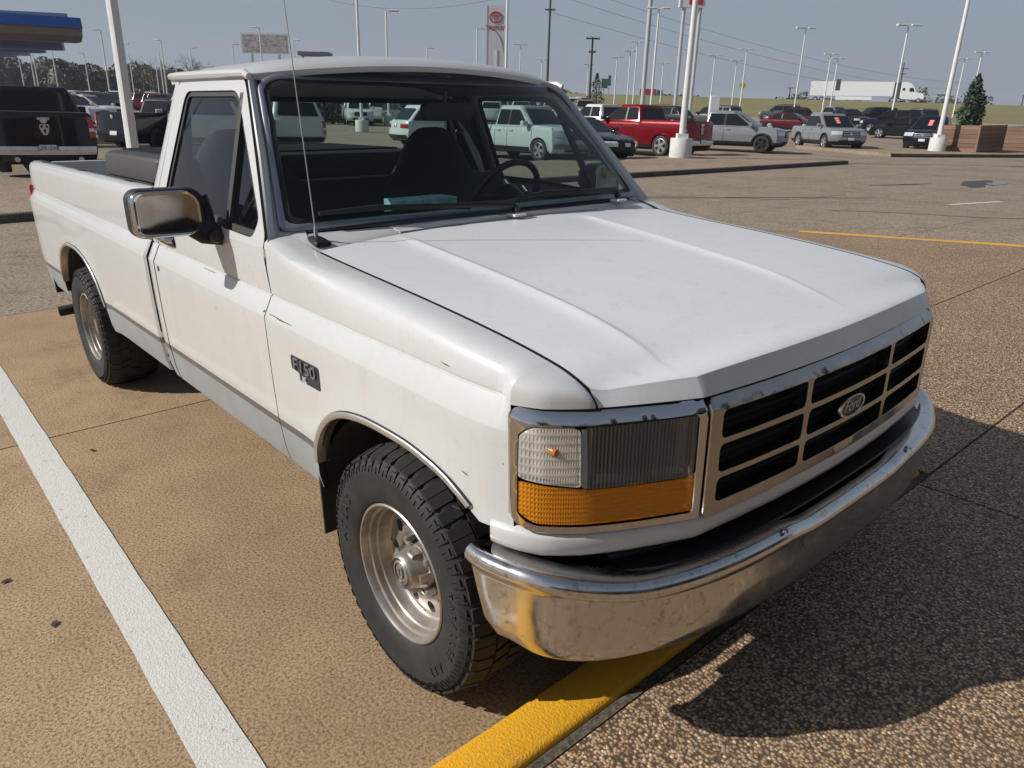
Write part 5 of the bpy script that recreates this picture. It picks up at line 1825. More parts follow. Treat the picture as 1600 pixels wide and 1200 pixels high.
def face_slats(P, body, fp, rp, q):
    b = MB()
    for k in range(3):
        z = q['ZT'] - .12 - .08 * k
        b.grid([[fp(t, z + dz, .03) for dz in (-.012, .012)] for t in fr(-.42, .42, 6)])
    P('grille_bars', b, 'alloy', body)
# ------------------------------------------------------------------ vehicles on the lot
car('pickup', 'black full-size pickup seen from behind, chrome rear bumper and ram head badge on its tailgate', 'pickup truck', -21.3, 2.1, 172, col='plum', bumper='alloy', plate='LZK-2X8', parts_extra=ram_text, tail='tall')
car('pickup', 'dark navy pickup beside the square light pole, tail to the camera', 'pickup truck', -28.4, 7.5, 120, col='navy', rim_mat='dark_alloy', plate='', scale=.88)
car('suv', 'white SUV seen squarely from behind through the windshield of the white pickup', 'suv', -26.8, 11.1, 172, col='white', plate='')
car('suv', 'white SUV whose tail shows through the passenger window of the white pickup', 'suv', -26.7, 8.0, 172, col='white', plate='')
car('crossover', 'pearl white crossover side-on, half hidden by the driver headrest', 'suv', -25.8, 18.2, 82, col='pearl')
car('midpickup', 'white mid-size pickup with grey lower bumper facing right behind the steering wheel', 'pickup truck', -18.8, 16.6, 0, col='pearl', L=5.2, W=1.88, H=1.78, hood=1.12, cab=(-.75, 1.20), roof=(-.65, .38), bumper='badge_grey', clad=0)
car('sedan', 'black sedan, its nose beside the pillar of the white pickup', 'car', -18.5, 18.9, 0, col='black', plate_front='plate_white')
car('pickup', 'red pickup with chrome wheels standing tail-on at the white pole', 'pickup truck', -19.3, 23.6, 182, col='red', rim=.27, bumper='alloy', parts_extra=ram_badge)
car('pickup', 'white pickup half hidden beyond the red pickup', 'pickup truck', -26.0, 28.6, 184, col='white')
car('midpickup', 'silver pickup with black wheels facing right beside the red pickup', 'pickup truck', -19.6, 30.6, 20, col='silver', rim_mat='dark_alloy', parts_extra=face_slats)
car('midpickup', 'silver pickup with bright wheels and a red windscreen tag', 'pickup truck', -18.9, 38.9, -38, col='silver', tag_on=True, plate_front='plate_white', parts_extra=face_slats)
car('midpickup', 'dark blue pickup with a red windscreen tag facing the camera beside the wooden planter', 'pickup truck', -15.7, 44.5, -78, col='navy', tag_on=True, plate_front='plate_white', parts_extra=face_slats, rim_mat='dark_alloy')
car('crossover', 'maroon SUV parked behind the white pole beyond the silver pickups', 'suv', -37.9, 69.1, 205, col='maroon')
car('suv', 'dark grey SUV just beyond the maroon SUV', 'suv', -46.2, 81.5, 200, col='grey')
car('sedan', 'red car low behind the silver pickup with black wheels', 'car', -31.3, 57.1, 10, col='maroon')
car('midpickup', 'pale silver pickup at the foot of the grass bank', 'pickup truck', -41.5, 85.0, -20, col='silver')
car('crossover', 'dark SUV close behind the silver pickup with the red tag', 'suv', -34.5, 74.1, -30, col='black')
car('offroad', 'black boxy off-road SUV side-on below the grass bank', 'suv', -34.6, 79.5, 235, col='black', parts_extra=face_slats)
car('offroad', 'dark grey off-road SUV with roof rack look facing the camera below the grass bank'.replace(' with roof rack look', ''), 'suv', -31.5, 83.0, 258, col='grey', parts_extra=face_slats)
car('suv', 'dark SUV peeping out behind the planter tree', 'suv', -27.0, 66.0, 200, col='navy')
car('sedan', 'dark car low beyond the dark blue tagged pickup', 'car', -22.5, 57.5, 195, col='black')
car('crossover', 'black crossover in the second row beyond the red pickup', 'suv', -38.8, 50.4, 180, col='black')
car('suv', 'charcoal SUV beyond the white pole with the concrete base', 'suv', -37.1, 54.8, 180, col='grey')
car('suv', 'white SUV facing right between the two dark pickups', 'suv', -47.9, 8.1, 45, col='white')
car('crossover', 'white crossover behind the dark navy pickup', 'suv', -55.8, 11.2, 40, col='white')
car('sedan', 'dark car at the foot of the small cypress', 'car', -54.1, 57.4, 0, col='black')
car('sedan', 'slate blue car beyond the cab of the red pickup', 'car', -38.0, 41.5, 0, col='blue')
car('suv', 'white SUV facing the camera by the pole with a concrete base, seen through the windshield', 'suv', -51.1, 28.6, -25, col='white')
car('crossover', 'grey crossover beyond the pearl white crossover', 'suv', -51.6, 33.0, 0, col='grey')
car('sedan', 'dark car beside the hedge seen through the windshield', 'car', -57.0, 34.5, 0, col='black')

# the packed rows far back: small, many, one mesh each
rows_seed = random.Random(31)
FAR = []
for kind, colr in (('suv', 'white'), ('suv', 'black'), ('crossover', 'silver'), ('pickup', 'white'), ('sedan', 'grey'), ('crossover', 'blue'), ('pickup', 'sand'), ('suv', 'maroon')):
    d_ = dict(SPEC[kind])
    o = vehicle('far_' + ('suv' if kind == 'crossover' else 'pickup' if kind == 'pickup' else 'car' if kind == 'sedan' else 'suv'),
                'small distant %s %s in the packed rows at the back of the lot' % ({'sand': 'sand coloured', 'maroon': 'dark red'}.get(colr, colr), {'suv': 'SUV', 'crossover': 'crossover', 'pickup': 'pickup', 'sedan': 'sedan'}[kind]),
                {'suv': 'suv', 'crossover': 'suv', 'pickup': 'pickup truck', 'sedan': 'car'}[kind], Matrix(), col=colr, group='cars in the far rows', detail=0, emblem=False, **d_)
    FAR.append((o, [False]))
def seen(l, d):
    px = 800 + 1147 * l / d * 0.94
    return 80 < px < 275 or 300 < px < 385 or 405 < px < 900
for d in (66, 72, 88, 94, 110, 116, 132, 138):
    l = -0.66 * d
    while l < .10 * d:
        if seen(l, d) and rows_seed.random() < .80:
            x, y = xy(l, d)
            o, first = FAR[rows_seed.choice((0, 0, 0, 1, 1, 2, 2, 3, 4, 5, 5, 6, 7, 3))]
            if first[0]:
                o = o.copy(); COL.objects.link(o)
            first[0] = True
            o.matrix_world = stand(x, y, 49 + rows_seed.choice((0, 180)) + rows_seed.uniform(-3, 3) - 90)
        l += 2.85 + rows_seed.uniform(0, .3)
for o, first in FAR:
    if not first[0]: bpy.data.objects.remove(o)

# ------------------------------------------------------------------ light poles
plain('pole_white', (0.64, 0.64, 0.63), 0.45, var=.06)
plain('pole_grey', (0.42, 0.43, 0.45), 0.5)
plain('base_white', (0.58, 0.57, 0.55), 0.7, var=.12)
plain('lamp_glass', (0.5, 0.5, 0.5), 0.2)
plain('timber_dark', (0.050, 0.042, 0.036), 0.85)
def pole_shapes(h, r0, r1, square, heads, base):
    p = MB(); b = None; hd = MB()
    z0 = .62 if base else 0
    if square:
        p.loft([[(x, y, z) for x, y in rrect(-r, r, -r, r, r * .15, 2)] for r, z in ((r0, z0), (r1, h))])
    else:
        p.loft([[(r * math.cos(a), r * math.sin(a), z) for a in [2 * math.pi * k / 12 for k in range(12)]] for r, z in ((r0, z0), (r1, h))])
    if base:
        b = MB(); b.lathe([(0, .68), (.385, .68), (.40, .66), (.405, 0)], 28)
        p.box(-.19, .19, -.19, .19, .675, .84)
    return p, b, hd
POLE_N = [0]
def light_pole(x, y, h, label, heads='T', yaw=0, r=.085, base=False, square=False, group='white parking lot light poles', dz=0.0, small=False, mat='pole_white'):
    M = stand(x, y, yaw, dz)
    root = tag(empty('light_pole'), label, 'light pole', group)
    p, b, hd = pole_shapes(h, r, r * .62, square, heads, base)
    p.build('pole', mat, root, sharp=45)
    if b: b.build('base', 'base_white', root, sharp=45)
    arms = {'T': (1, -1), 'L': (1,), 'R': (-1,), None: ()}[heads]
    for s in arms:
        q = MB(); q.box(-.06, .06, min(0, s * .3), max(0, s * .3), h - .06, h + .03); q.build('arm', mat, root)
        q = MB()
        q.loft([[(xx, s * yy, h + zz) for xx, zz in rrect(-.20, .20, -.03, .09, .03, 2)] for yy in (.25, .95)])
        hdo = q.build('lamp_head', mat, root, sharp=40)
        q = MB(); q.box(-.15, .15, min(s * .32, s * .9), max(s * .32, s * .9), h - .036, h - .029); q.build('lamp_panel', 'lamp_glass', hdo)
    root.matrix_world = M
    return root
YV = math.degrees(math.atan2(HY, HX))                   # arms across the view when facing along it
light_pole(-13.36, 2.1, 10, 'square white light pole standing behind the tool box of the white pickup', None, 20, .078, False, True, group=None, dz=.13)
light_pole(-15.69, 21.47, 10, 'white light pole on a fat round concrete base in front of the red pickup', 'T', YV, .12, True, dz=.13, group=None)
light_pole(-13.91, 40.83, 10.5, 'white light pole on a round concrete base beside the wooden planter', 'T', YV, .12, True, dz=.1, group=None)
light_pole(-27.54, 67.07, 8.4, 'white light pole on a round base between the two boxy SUVs below the truck', 'T', YV, .10, True, group=None)
light_pole(-39.7, 72.6, 9.0, 'white light pole rising from the tailgate of the red-tagged silver pickup', 'T', YV, group=None)
light_pole(-40.48, 22.7, 9.6, 'white light pole with round base seen through the windshield left of the headrest', 'L', YV, .1, True, group=None)
light_pole(-50.5, 31.0, 8.0, 'white light pole on a base right of the nearer one through the windshield', 'R', YV, .1, True, group=None)
ORD = ['first', 'second', 'third', 'fourth', 'fifth', 'sixth', 'seventh', 'eighth', 'ninth', 'tenth', 'eleventh', 'twelfth', 'thirteenth', 'fourteenth', 'fifteenth', 'sixteenth']
def pole_px(x, y):
    l, d = ld(x, y); return 800 + 1147 * l / (.94 * d)
FARP = []
for (x, y, h, hd) in ((-41.7, 52.0, 9.2, 'T'), (-61.1, 120.3, 9.2, 'T'), (-66.5, 133.5, 9.2, 'T'), (-47.9, 139.1, 9.2, 'T'), (-40.0, 122.4, 9.2, 'T'), (-71, 84.5, 9.2, 'T'),
                      (-87.8, 102.9, 9.2, 'T'), (-102.4, 116.2, 9.2, 'T'), (-103.7, 132.4, 9.2, 'T'), (-81.9, 119, 9.2, 'T'), (-86.8, 133.5, 9.2, 'T'), (-66, 103.9, 9.2, 'T'),
                      (-92.4, 82, 9.2, 'T'), (-120.9, 113.6, 9.2, 'T'), (-122.2, 129.2, 9.2, 'T'), (-117.6, 81.9, 9.2, 'R'), (-73.5, 58.1, 9.2, 'R'),
                      (-98.3, 42.2, 9.2, 'L'), (-121.4, 58, 9.2, 'R'), (-127.6, 30.9, 9.2, 'L'), (-207.1, 33.4, 9.2, 'L'), (-173.5, 29.6, 9.2, 'L'), (-198, 34.6, 9.2, 'L'), (-188.8, 36.5, 9.2, 'L'),
                      (-206.4, 46.6, 9.2, 'L'), (-166.2, 44.3, 9.2, 'R'), (-148.4, 45.8, 9.2, 'L'), (-163.8, 56.2, 9.2, 'R'), (-146, 57.8, 9.2, 'R'), (-194.5, 53.1, 9.2, None), (-197.4, 59.6, 9.2, None), (-185.4, 56.9, 9.2, None), (-212.2, 69.1, 9.2, None)):
    l, d = ld(x, y)
    k = min(1.0, 95.0 / d)                               # the far ones stood nearer than guessed: keep the bearing, shrink the distance
    k = lerp(1, k, .55)
    x2, y2 = xy(l * k, d * k)
    z_old = ground_z(x, y) + (rise(l, d, .03) - rise(l, d))
    zc_ = CAM[2]
    htop = (zc_ + (z_old + h - zc_) * k) - ground_z(x2, y2)
    FARP.append((pole_px(x2, y2), x2, y2, htop, hd))
FARP.sort()
cnt = {}
for (px, x2, y2, htop, hd) in FARP:
    z_ = 0 if px < 262 else 1 if px < 760 else 2 if px < 1000 else 3
    k_ = cnt.get(z_, 0); cnt[z_] = k_ + 1
    ref = ('from the blue canopy, left of the white cab', 'rightward from the cab corner, behind its roof', 'right of the tall pylon sign', 'right of the tall grey mast, by the grass bank')[z_]
    light_pole(x2, y2, htop, 'slim white light pole, the %s %s' % (ORD[k_], ref), hd, YV + random.uniform(-8, 8), .11)
# tall poles of unlit kinds
def plain_pole(name, label, cat, x, y, h, r, mat, group=None):
    root = tag(empty(name), label, cat, group)
    q = MB(); q.loft([[(rr * math.cos(a), rr * math.sin(a), z) for a in [2 * math.pi * k / 12 for k in range(12)]] for rr, z in ((r, 0), (r * .9, h * .5), (r * .7, h))])
    q.build('shaft', mat, root, sharp=60)
    root.matrix_world = stand(x, y, YV)
    return root
pp = plain_pole('sign_mast', 'tall grey mast rising out of the picture between two light poles', 'mast', *xy(12.2, 74), 24, .21, 'pole_grey')
pp = plain_pole('flag_pole', 'thin white flag pole right of the tall white pylon sign', 'flag pole', *xy(-.9, 98), 20, .17, 'pole_white')

# ------------------------------------------------------------------ grass bank, highway, far country
m, nt, b = nmat('dry_grass')
v = coords(nt); n1 = noise(nt, v, .12, 5, .6); n2 = noise(nt, v, 2.2, 5, .7)
c = mixc(nt, rng(nt, n1, .38, .66, 0, 1), (0.25, 0.215, 0.085), (0.20, 0.185, 0.07))
c = mixc(nt, rng(nt, n2, .35, .7, .55, 0), c, (0.14, 0.12, 0.055))
nt.links.new(c, b.inputs['Base Color']); b.inputs['Roughness'].default_value = .95; bump(nt, b, n2, .8, .2)
plain('asphalt', (0.07, 0.07, 0.07), 0.85)
plain('far_land', (0.09, 0.10, 0.05), 0.95, var=.3, scale=.02)
def plane_z(l, d, h):
    return -TILT * l + h
def bank_h(d): return smooth_tab([(90, 1.3), (97, 1.9), (112, 3.0), (130, 4.4), (146, 5.5), (156, 5.95), (162, 6.0)], d)
b = MB(); P = []
for d in [93, 95, 97, 100, 104, 108, 113, 118, 124, 130, 137, 144, 150, 156, 160]:
    row = []
    for l in [1, 4, 8, 12, 16, 21, 26, 32, 38, 45, 52, 60, 70, 80, 95, 110, 130, 160, 220, 320, 420]:
        x, y = xy(l, d)
        wob = .25 * math.sin(l * .13 + d * .07) * sst(97, 110, d) * (1 - sst(140, 156, d))
        row.append((x, y, plane_z(l, d, bank_h(d) * sst(0, 6, l) + (1 - sst(0, 6, l)) * 1.2 + wob)))
    P.append(row)
b.grid(P); tag(b.build('grass_bank', 'dry_grass', sharp=180), kind='structure')
b = MB(); b.grid([[(*xy(l, d), plane_z(l, d, 5.97)) for d in (159.9, 164, 170, 176)] for l in (2, 20, 45, 80, 130, 220, 420)])
tag(b.build('highway', 'asphalt', sharp=180), kind='structure')
b = MB(); b.grid([[(*xy(l, d), plane_z(l, d, 5.9 - (d - 176) * .012)) for d in (176, 230, 400, 900, 1480)] for l in (-600, -200, 2, 20, 45, 80, 130, 220, 420, 1400)])
tag(b.build('far_land', 'far_land', sharp=180), kind='structure')
# pale kerb along the foot of the bank
b = MB(); P = []
for l in fr(18, 110, 30):
    x, y = xy(l, 91.5); z = ground_z(x, y); x2, y2 = xy(l, 92.0)
    P.append([(x, y, z - .2), (x, y, z + .30), (x2, y2, z + .32), (x2, y2, z - .2)])
b.grid(P); tag(b.build('bank_kerb', 'base_white'), kind='structure')

def bgM(l, d, h=0.0, yaw=None):
    """plumb frame at lateral l, distance d, height h above the tilted plane"""
    x, y = xy(l, d)
    M = stand(x, y, YV if yaw is None else yaw)
    M[2][3] = plane_z(l, d, h)
    return M                                             # local x: away along the view, local y: to the left, z up

# ------------------------------------------------------------------ articulated lorry on the highway
plain('trailer_white', (0.74, 0.74, 0.73), 0.5, var=.04)
plain('trailer_dark', (0.045, 0.045, 0.05), 0.7)
tr = tag(empty('semi_truck'), 'white articulated lorry with a long ribbed trailer driving along the highway', 'semi truck')
# local: x = driving direction (to the right of the picture)
q = MB(); q.box(-16.2, 0, -1.28, 1.28, 1.18, 4.05); tbx = q.build('trailer', 'trailer_white', tr, bevel=.05)
for k in range(24):
    q = MB(); xx = -16.0 + k * .68; q.box(xx - .03, xx + .03, -1.292, 1.292, 1.25, 4.0); q.build('side_post', 'trailer_white', tbx)
q = MB(); q.box(-11.3, -10.4, -1.315, 1.315, 2.3, 4.5); q.build('dark_panel', 'trailer_dark', tbx)
q = MB(); q.box(.03, 1.3, -1.0, 1.0, 1.1, 3.95); q.build('cab_gap_fairing', 'trailer_dark', tr)
q = MB(); q.box(-11.0, -3.9, -1.25, 1.25, .45, 1.15); q.build('side_skirt', 'trailer_white', tr)
q = MB()
prof = [(1.3, .75), (1.3, 3.95), (2.2, 4.05), (3.1, 3.75), (3.75, 3.05), (4.25, 2.15), (5.55, 1.85), (5.85, 1.4), (5.85, .65), (4.9, .6)]
q.loft([[(x, s * w, z) for x, z in prof] for s, w in ((-1, 1.20), (1, 1.20))]); cabq = q.build('tractor_cab', 'trailer_white', tr, bevel=.08)
for s in (-1, 1):
    q = MB(); q.fill([(2.9, 2.2), (3.9, 2.2), (3.55, 2.95), (2.9, 2.95)], [], lambda x, z: (x, s * 1.215, z)); q.build('cab_window', 'tinted_glass', cabq)
    q = MB(); q.fill([(1.6, 2.4), (2.1, 2.4), (2.1, 2.9), (1.6, 2.9)], [], lambda x, z: (x, s * 1.215, z)); q.build('sleeper_window', 'tinted_glass', cabq)
q = MB(); q.grid([[(3.79 + .02, y, 3.02), (4.22 + .02, y, 2.25)] for y in (-1.0, 0, 1.0)]); q.build('windscreen', 'tinted_glass', cabq)
q = MB(); q.box(5.3, 5.95, -1.2, 1.2, .5, .95); q.build('front_bumper', 'trailer_dark', tr, bevel=.05)
tw = MB(); tw.lathe([(0, .01), (.25, .02), (.30, 0), (.45, .02), (.52, -.05), (.52, -.30), (0, -.3)], 18, None, 0, mf=lambda i, j: 1 if i < 2 else 0)
twm = tw.mesh('road_wheel', ['black_rubber', 'alloy'])
for x in (-15.0, -13.7, 0.9 - .9, 1.2, 4.85):
    for s in (-1, 1):
        w = link('road_wheel', twm, tr); w.matrix_basis = Matrix(((1, 0, 0, x), (0, 0, s, s * 1.22), (0, 1 * 1, 0, .52), (0, 0, 0, 1)))
tr.matrix_world = bgM(79.5, 165, 6.0, 26.0)

# ------------------------------------------------------------------ signs
plain('sign_white', (0.70, 0.70, 0.70), 0.5, var=.04)
plain('sign_grey', (0.56, 0.56, 0.57), 0.5, var=.06)
plain('sign_red', (0.42, 0.02, 0.03), 0.5)
plain('sign_dark', (0.10, 0.10, 0.11), 0.5)
plain('road_sign_green', (0.01, 0.12, 0.07), 0.5)
plain('road_sign_yellow', (0.55, 0.36, 0.03), 0.5)
def facing(M):                                            # u to the right of the picture, v up, w towards the camera
    return M @ Matrix(((0, 0, -1, 0), (-1, 0, 0, 0), (0, 1, 0, 0), (0, 0, 0, 1)))
def ringmb(a, b2, w, t, cx=0, cy=0, n=40):
    q = MB(); P = []
    for k in range(n):
        th = 2 * math.pi * k / n
        c, s_ = math.cos(th), math.sin(th)
        P.append([(cx + (a - w) * c, cy + (b2 - w) * s_, 0), (cx + (a - w) * c, cy + (b2 - w) * s_, t), (cx + a * c, cy + b2 * s_, t), (cx + a * c, cy + b2 * s_, 0)])
    q.grid(P, cu=True); return q
# car-maker pylon
d0 = 100
Mq = bgM(-2.45 * d0 / 100, d0, 0)
F_ = facing(Matrix())
T_ = tag(empty('pylon_sign'), 'tall grey pylon sign with red three-ellipse emblem and lettering', 'pylon sign')
hT = 14.05
q = MB(); q.xf(F_); 
def fbox(u0, u1, v0, v1, w0, w1): 
    k = MB(); k.box(u0, u1, v0, v1, w0, w1); return k.xf(F_)
fbox(-.95, 1.15, .0, hT, -.35, .30).build('panel', 'sign_grey', T_)
fbox(-1.15, -.96, .0, hT, -.38, .34).build('edge_strip', 'sign_white', T_)
fbox(.1, .35, 0, 9.2, .302, .36).build('light_slot', 'sign_white', T_)
k = MB(); k.tube([(-.95 + 2.1 * math.sin(t), 9.0 + 3.0 * math.cos(t) - .4, .31) for t in fr(.1, 1.5, 14)], .05, 6); k.xf(F_).build('arc_line', 'sign_dark', T_)
em_ = ringmb(.80, .66, .11, .06, .12, 12.75); em_.join(ringmb(.26, .60, .09, .06, .12, 12.78)); em_.join(ringmb(.56, .25, .09, .06, .12, 13.05))
em_.xf(Matrix.Translation((0, 0, 0))); em_.v = [(x, y, z + .30) for x, y, z in em_.v]; em_.xf(F_).build('emblem', 'sign_red', T_)
text_mb('TOYOTA', .62, .03, F_ @ Matrix.Translation((.12, 11.6, .33))).build('lettering', 'sign_red', T_)
T_.matrix_world = Mq
# second maker's sign on two posts
dn = 76
N_ = tag(empty('dealer_sign'), 'grey sign panel on two tall posts with a red strip along its foot', 'dealer sign')
for u in (-.72, .78):
    k = MB(); k.tube([(u, 0, 0), (u, 11.2, 0)], .17, 10); k.xf(F_).build('post', 'pole_grey', N_)
fbox(-1.15, 1.15, 10.75, 16.0, -.22, .22).build('panel', 'sign_white', N_)
fbox(-1.22, -1.10, 10.75, 16.0, -.25, .26).build('edge_strip', 'pole_white', N_)
fbox(-.35, .95, 11.0, 11.55, .222, .26).build('strip', 'sign_red', N_)
em_ = ringmb(.78, .78, .10, .06, .15, 13.4); em_.v = [(x, y, z + .22) for x, y, z in em_.v]; em_.xf(F_).build('emblem', 'sign_dark', N_)
text_mb('NISSAN', .50, .03, F_ @ Matrix.Translation((.15, 13.4, .30))).build('lettering', 'sign_dark', N_)
N_.matrix_world = bgM(16.4, dn, 0.6)
# billboard
B_ = tag(empty('billboard'), 'wide pale billboard with red-brown print behind the cab roof', 'billboard')
fbox(-3.4, 3.4, 0, 2.7, -.15, .15).build('board', 'sign_grey', B_)
m, nt, b = nmat('billboard_print')
n_ = noise(nt, coords(nt, (1.2, 1.2, 2.4)), 1.5, 4)
nt.links.new(mixc(nt, rng(nt, n_, .45, .6, 0, 1), (0.42, 0.40, 0.40), (0.26, 0.20, 0.20)), b.inputs['Base Color'])
fbox(-3.2, 3.2, .2, 2.5, .152, .18).build('print', 'billboard_print', B_)
for u in (-2, 2): fbox(u - .15, u + .15, -9, 0, -.15, .15).build('post', 'pole_grey', B_)
B_.matrix_world = bgM(-36.3, 118, 9.15)
B2 = tag(empty('flat_canopy'), 'dark flat canopy edge far behind the cab roof', 'canopy')
fbox(-2.2, 2.2, 0, .5, -1.5, 1.5).build('roof_slab', 'sign_dark', B2); fbox(-2.0, -1.7, -8, 0, -.15, .15).build('post', 'pole_grey', B2); fbox(1.7, 2.0, -8, 0, -.15, .15).build('post', 'pole_grey', B2)
B2.matrix_world = bgM(-29.0, 118, 9.0)
# green road sign, yellow warning sign, red roadside hoarding, white box sign
S_ = tag(empty('road_sign'), 'green highway sign of two panels standing beyond the grass bank', 'road sign')
fbox(-1.0, .35, 1.6, 3.5, -.05, .05).build('panel', 'road_sign_green', S_); fbox(.38, 1.0, 2.1, 4.2, -.05, .05).build('panel', 'road_sign_green', S_)
for u in (-.5, .6): fbox(u - .08, u + .08, 0, 1.7, -.18, -.06).build('post', 'pole_grey', S_)
S_.matrix_world = bgM(20.3, 172, 6.0)
S_ = tag(empty('warning_sign'), 'small yellow diamond warning sign at the highway edge', 'road sign')
k = MB(); k.box(-.55, .55, -.55, .55, -.03, .03, 0, Matrix.Translation((0, 2.4, 0)) @ Matrix.Rotation(R_(45), 4, 'Z')); k.xf(F_).build('panel', 'road_sign_yellow', S_)
fbox(-.05, .05, 0, 2.0, -.1, -.04).build('post', 'pole_grey', S_)
S_.matrix_world = bgM(46.5, 160, 6.0)
S_ = tag(empty('roadside_hoarding'), 'long dark red hoarding on the skyline of the grass bank', 'hoarding')
fbox(-2.6, 1.0, .3, 1.7, -.1, .1).build('panel', 'sign_red', S_); fbox(1.1, 2.4, .3, 1.5, -.1, .1).build('panel', 'sign_dark', S_)
for u in (-2.2, 0, 2): fbox(u - .08, u + .08, 0, .3, -.08, .08).build('post', 'pole_grey', S_)
S_.matrix_world = bgM(30.3, 172, 6.0)
S_ = tag(empty('box_sign'), 'plain white upright box sign behind the pole on the round base', 'sign')
fbox(-.38, .38, 0, 2.4, -.2, .2).build('box', 'sign_white', S_, bevel=.04); fbox(-.45, .45, -.4, .02, -.3, .3).build('plinth', 'base_white', S_)
S_.matrix_world = bgM(15.9, 62, 1.0)

# ------------------------------------------------------------------ wooden power poles and lines
def power_pole(l, d, h0, h, label, arms, r=.19):
    t = tag(empty('power_pole'), label, 'power pole')
    k = MB(); k.loft([[(rr * math.cos(a), z, rr * math.sin(a)) for a in [2 * math.pi * j / 10 for j in range(10)]] for rr, z in ((r, 0), (r * .7, h))]); k.xf(F_).build('shaft', 'timber_dark', t, sharp=60)
    for (z, w) in arms:
        fbox(-w, w, z - .1, z + .1, .15, .32).build('crossarm', 'timber_dark', t)
        for u in (-w * .9, -w * .4, w * .4, w * .9):
            k = MB(); k.lathe([(0, .3), (.07, .26), (.09, .1), (.04, 0)], 8, Matrix.Translation((u, z + .1, .23)) @ Matrix.Rotation(R_(-90), 4, 'X')); k.xf(F_).build('insulator', 'pole_grey', t)
    t.matrix_world = bgM(l, d, h0)
    return t
power_pole(5.2, 120, 3, 19.5, 'tall dark wooden power pole above the cab roof of the pickup', [(13.2, .75), (15.6, .6), (17.5, .9)])
power_pole(10.9, 112, 2.2, 9.8, 'short wooden power pole with one crossarm right of the cab', [(9.6, .95), (7.9, .5)])
power_pole(128, 262, 5, 16, 'leaning-looking dark power pole behind the lorry trailer'.replace('leaning-looking ', ''), [(14.2, 1.7), (12.6, 1.2)], .26)
power_pole(94, 268, 5, 8, 'tiny power pole on the skyline left of the lorry', [(7.6, 1.2)], .22)
power_pole(162, 250, 5, 7, 'tiny dark power pole on the skyline near the planter tree', [(6.4, .5)], .2)
for n_w, (za, zb_, la, lb) in enumerate(((20.2, 15.0, 5.5, 150), (18.4, 13.0, 5.7, 150), (16.0, 11.5, 5.3, 150), (19.5, 22, 5.2, -40))):
    k = MB(); pts = []
    for t in fr(0, 1, 30):
        l = lerp(la, lb, t); d = lerp(120, 255 if lb > 0 else 150, t); hh = lerp(za, zb_, t) - 7 * 4 * t * (1 - t) * .45
        pts.append((*xy(l, d), plane_z(l, d, hh)))
    k.tube(pts, .022, 4)
    o = k.build('power_line', 'timber_dark')
    tag(o, ['topmost thin power line running right from the tall wooden pole', 'second thin power line running right from the tall wooden pole', 'lowest thin power line running right from the tall wooden pole', 'thin power line running left from the tall wooden pole'][n_w], 'power line')

# ------------------------------------------------------------------ blue canopy, top left
plain('canopy_blue', (0.03, 0.12, 0.42), 0.4)
plain('canopy_tan', (0.26, 0.22, 0.20), 0.6)
plain('canopy_grey', (0.33, 0.36, 0.40), 0.5)
CN = tag(empty('station_canopy'), 'blue and grey station canopy with stepped rounded fins entering at the upper left', 'canopy')
def fin(d_end, d_start, l_end, l_start, ztop_, hgt, dep, last):
    a = Vector((*xy(l_end, d_end), 0)); c = Vector((*xy(l_start, d_start), 0))
    t = (a - c).normalized(); n = Vector((t.y, -t.x, 0))
    if n.dot(Vector((OX, OY, 0)) - a) < 0: n = -n
    sec = [(0, 0), (.10 * dep, -.46 * hgt), (-.05, -.49 * hgt), (-.14 * dep, -.78 * hgt), (-.45 * dep, -hgt), (-dep, -hgt), (-dep, 0)]
    b = MB(); rings = []
    for f, ins in ((0, 0), (.88, 0), (.985, 0), (1.0, .25)):
        p = c.lerp(a, f)
        rings.append([(p.x + n.x * (o - ins * .2), p.y + n.y * (o - ins * .2), ztop_ + z * (1 - ins * .1)) for o, z in sec])
    nn = len(sec); vs = [q for r in rings for q in r]; fs = []; ms = []
    for i in range(len(rings) - 1):
        for j in range(nn):
            k = (j + 1) % nn
            fs.append((i * nn + j, i * nn + k, (i + 1) * nn + k, (i + 1) * nn + j)); ms.append(1 if (j in (1, 2, 3) and not last) or (j == 2 and last) else 0)
    fs.append(tuple((len(rings) - 1) * nn + j for j in range(nn))); ms.append(0)
    b.v += vs; b.f += fs; b.m += ms
    b.build('canopy_fin', ['canopy_blue', 'canopy_tan'], CN, sharp=30)
def ray_at(px, py, d):
    v = FWD + RGT * ((px - 800) / 1146.83) - UPV * ((py - 600) / 1146.83)
    k = d / (v.x * HX + v.y * HY)
    return Vector(CAM) + v * k
def px_l(px, d, py=170): 
    p = ray_at(px, py, d); return ld(p.x, p.y)[0]
def z_px(py, d, px=800): return ray_at(px, py, d).z
fin(30.0, 23, px_l(128, 30, 40), -25, z_px(28, 30, 128), .78, 1.2, 0)
for i, (px, py) in enumerate(((92, 54), (63, 62), (39, 69), (18, 74))):
    dd_ = 33 + i * 4.0
    fin(dd_, dd_ - 7, px_l(px, dd_, py), px_l(px, dd_, py) - 16, z_px(py - 8, dd_, px), .72, 1.2, 1)
b = MB()
pA = xy(px_l(105, 31, 22), 31); pB = xy(-30, 24.5)
b.loft([[(pA[0], pA[1], z_px(24, 31, 105) - .25), (pA[0], pA[1], z_px(21, 31, 105)), (pA[0] - 5, pA[1] + 1, z_px(21, 31, 105)), (pA[0] - 5, pA[1] + 1, z_px(24, 31, 105) - .25)],
        [(pB[0], pB[1], z_px(24, 31, 105) - .25), (pB[0], pB[1], z_px(21, 31, 105)), (pB[0] - 5, pB[1] + 1, z_px(21, 31, 105)), (pB[0] - 5, pB[1] + 1, z_px(24, 31, 105) - .25)]])
b.build('canopy_deck', 'canopy_grey', CN)
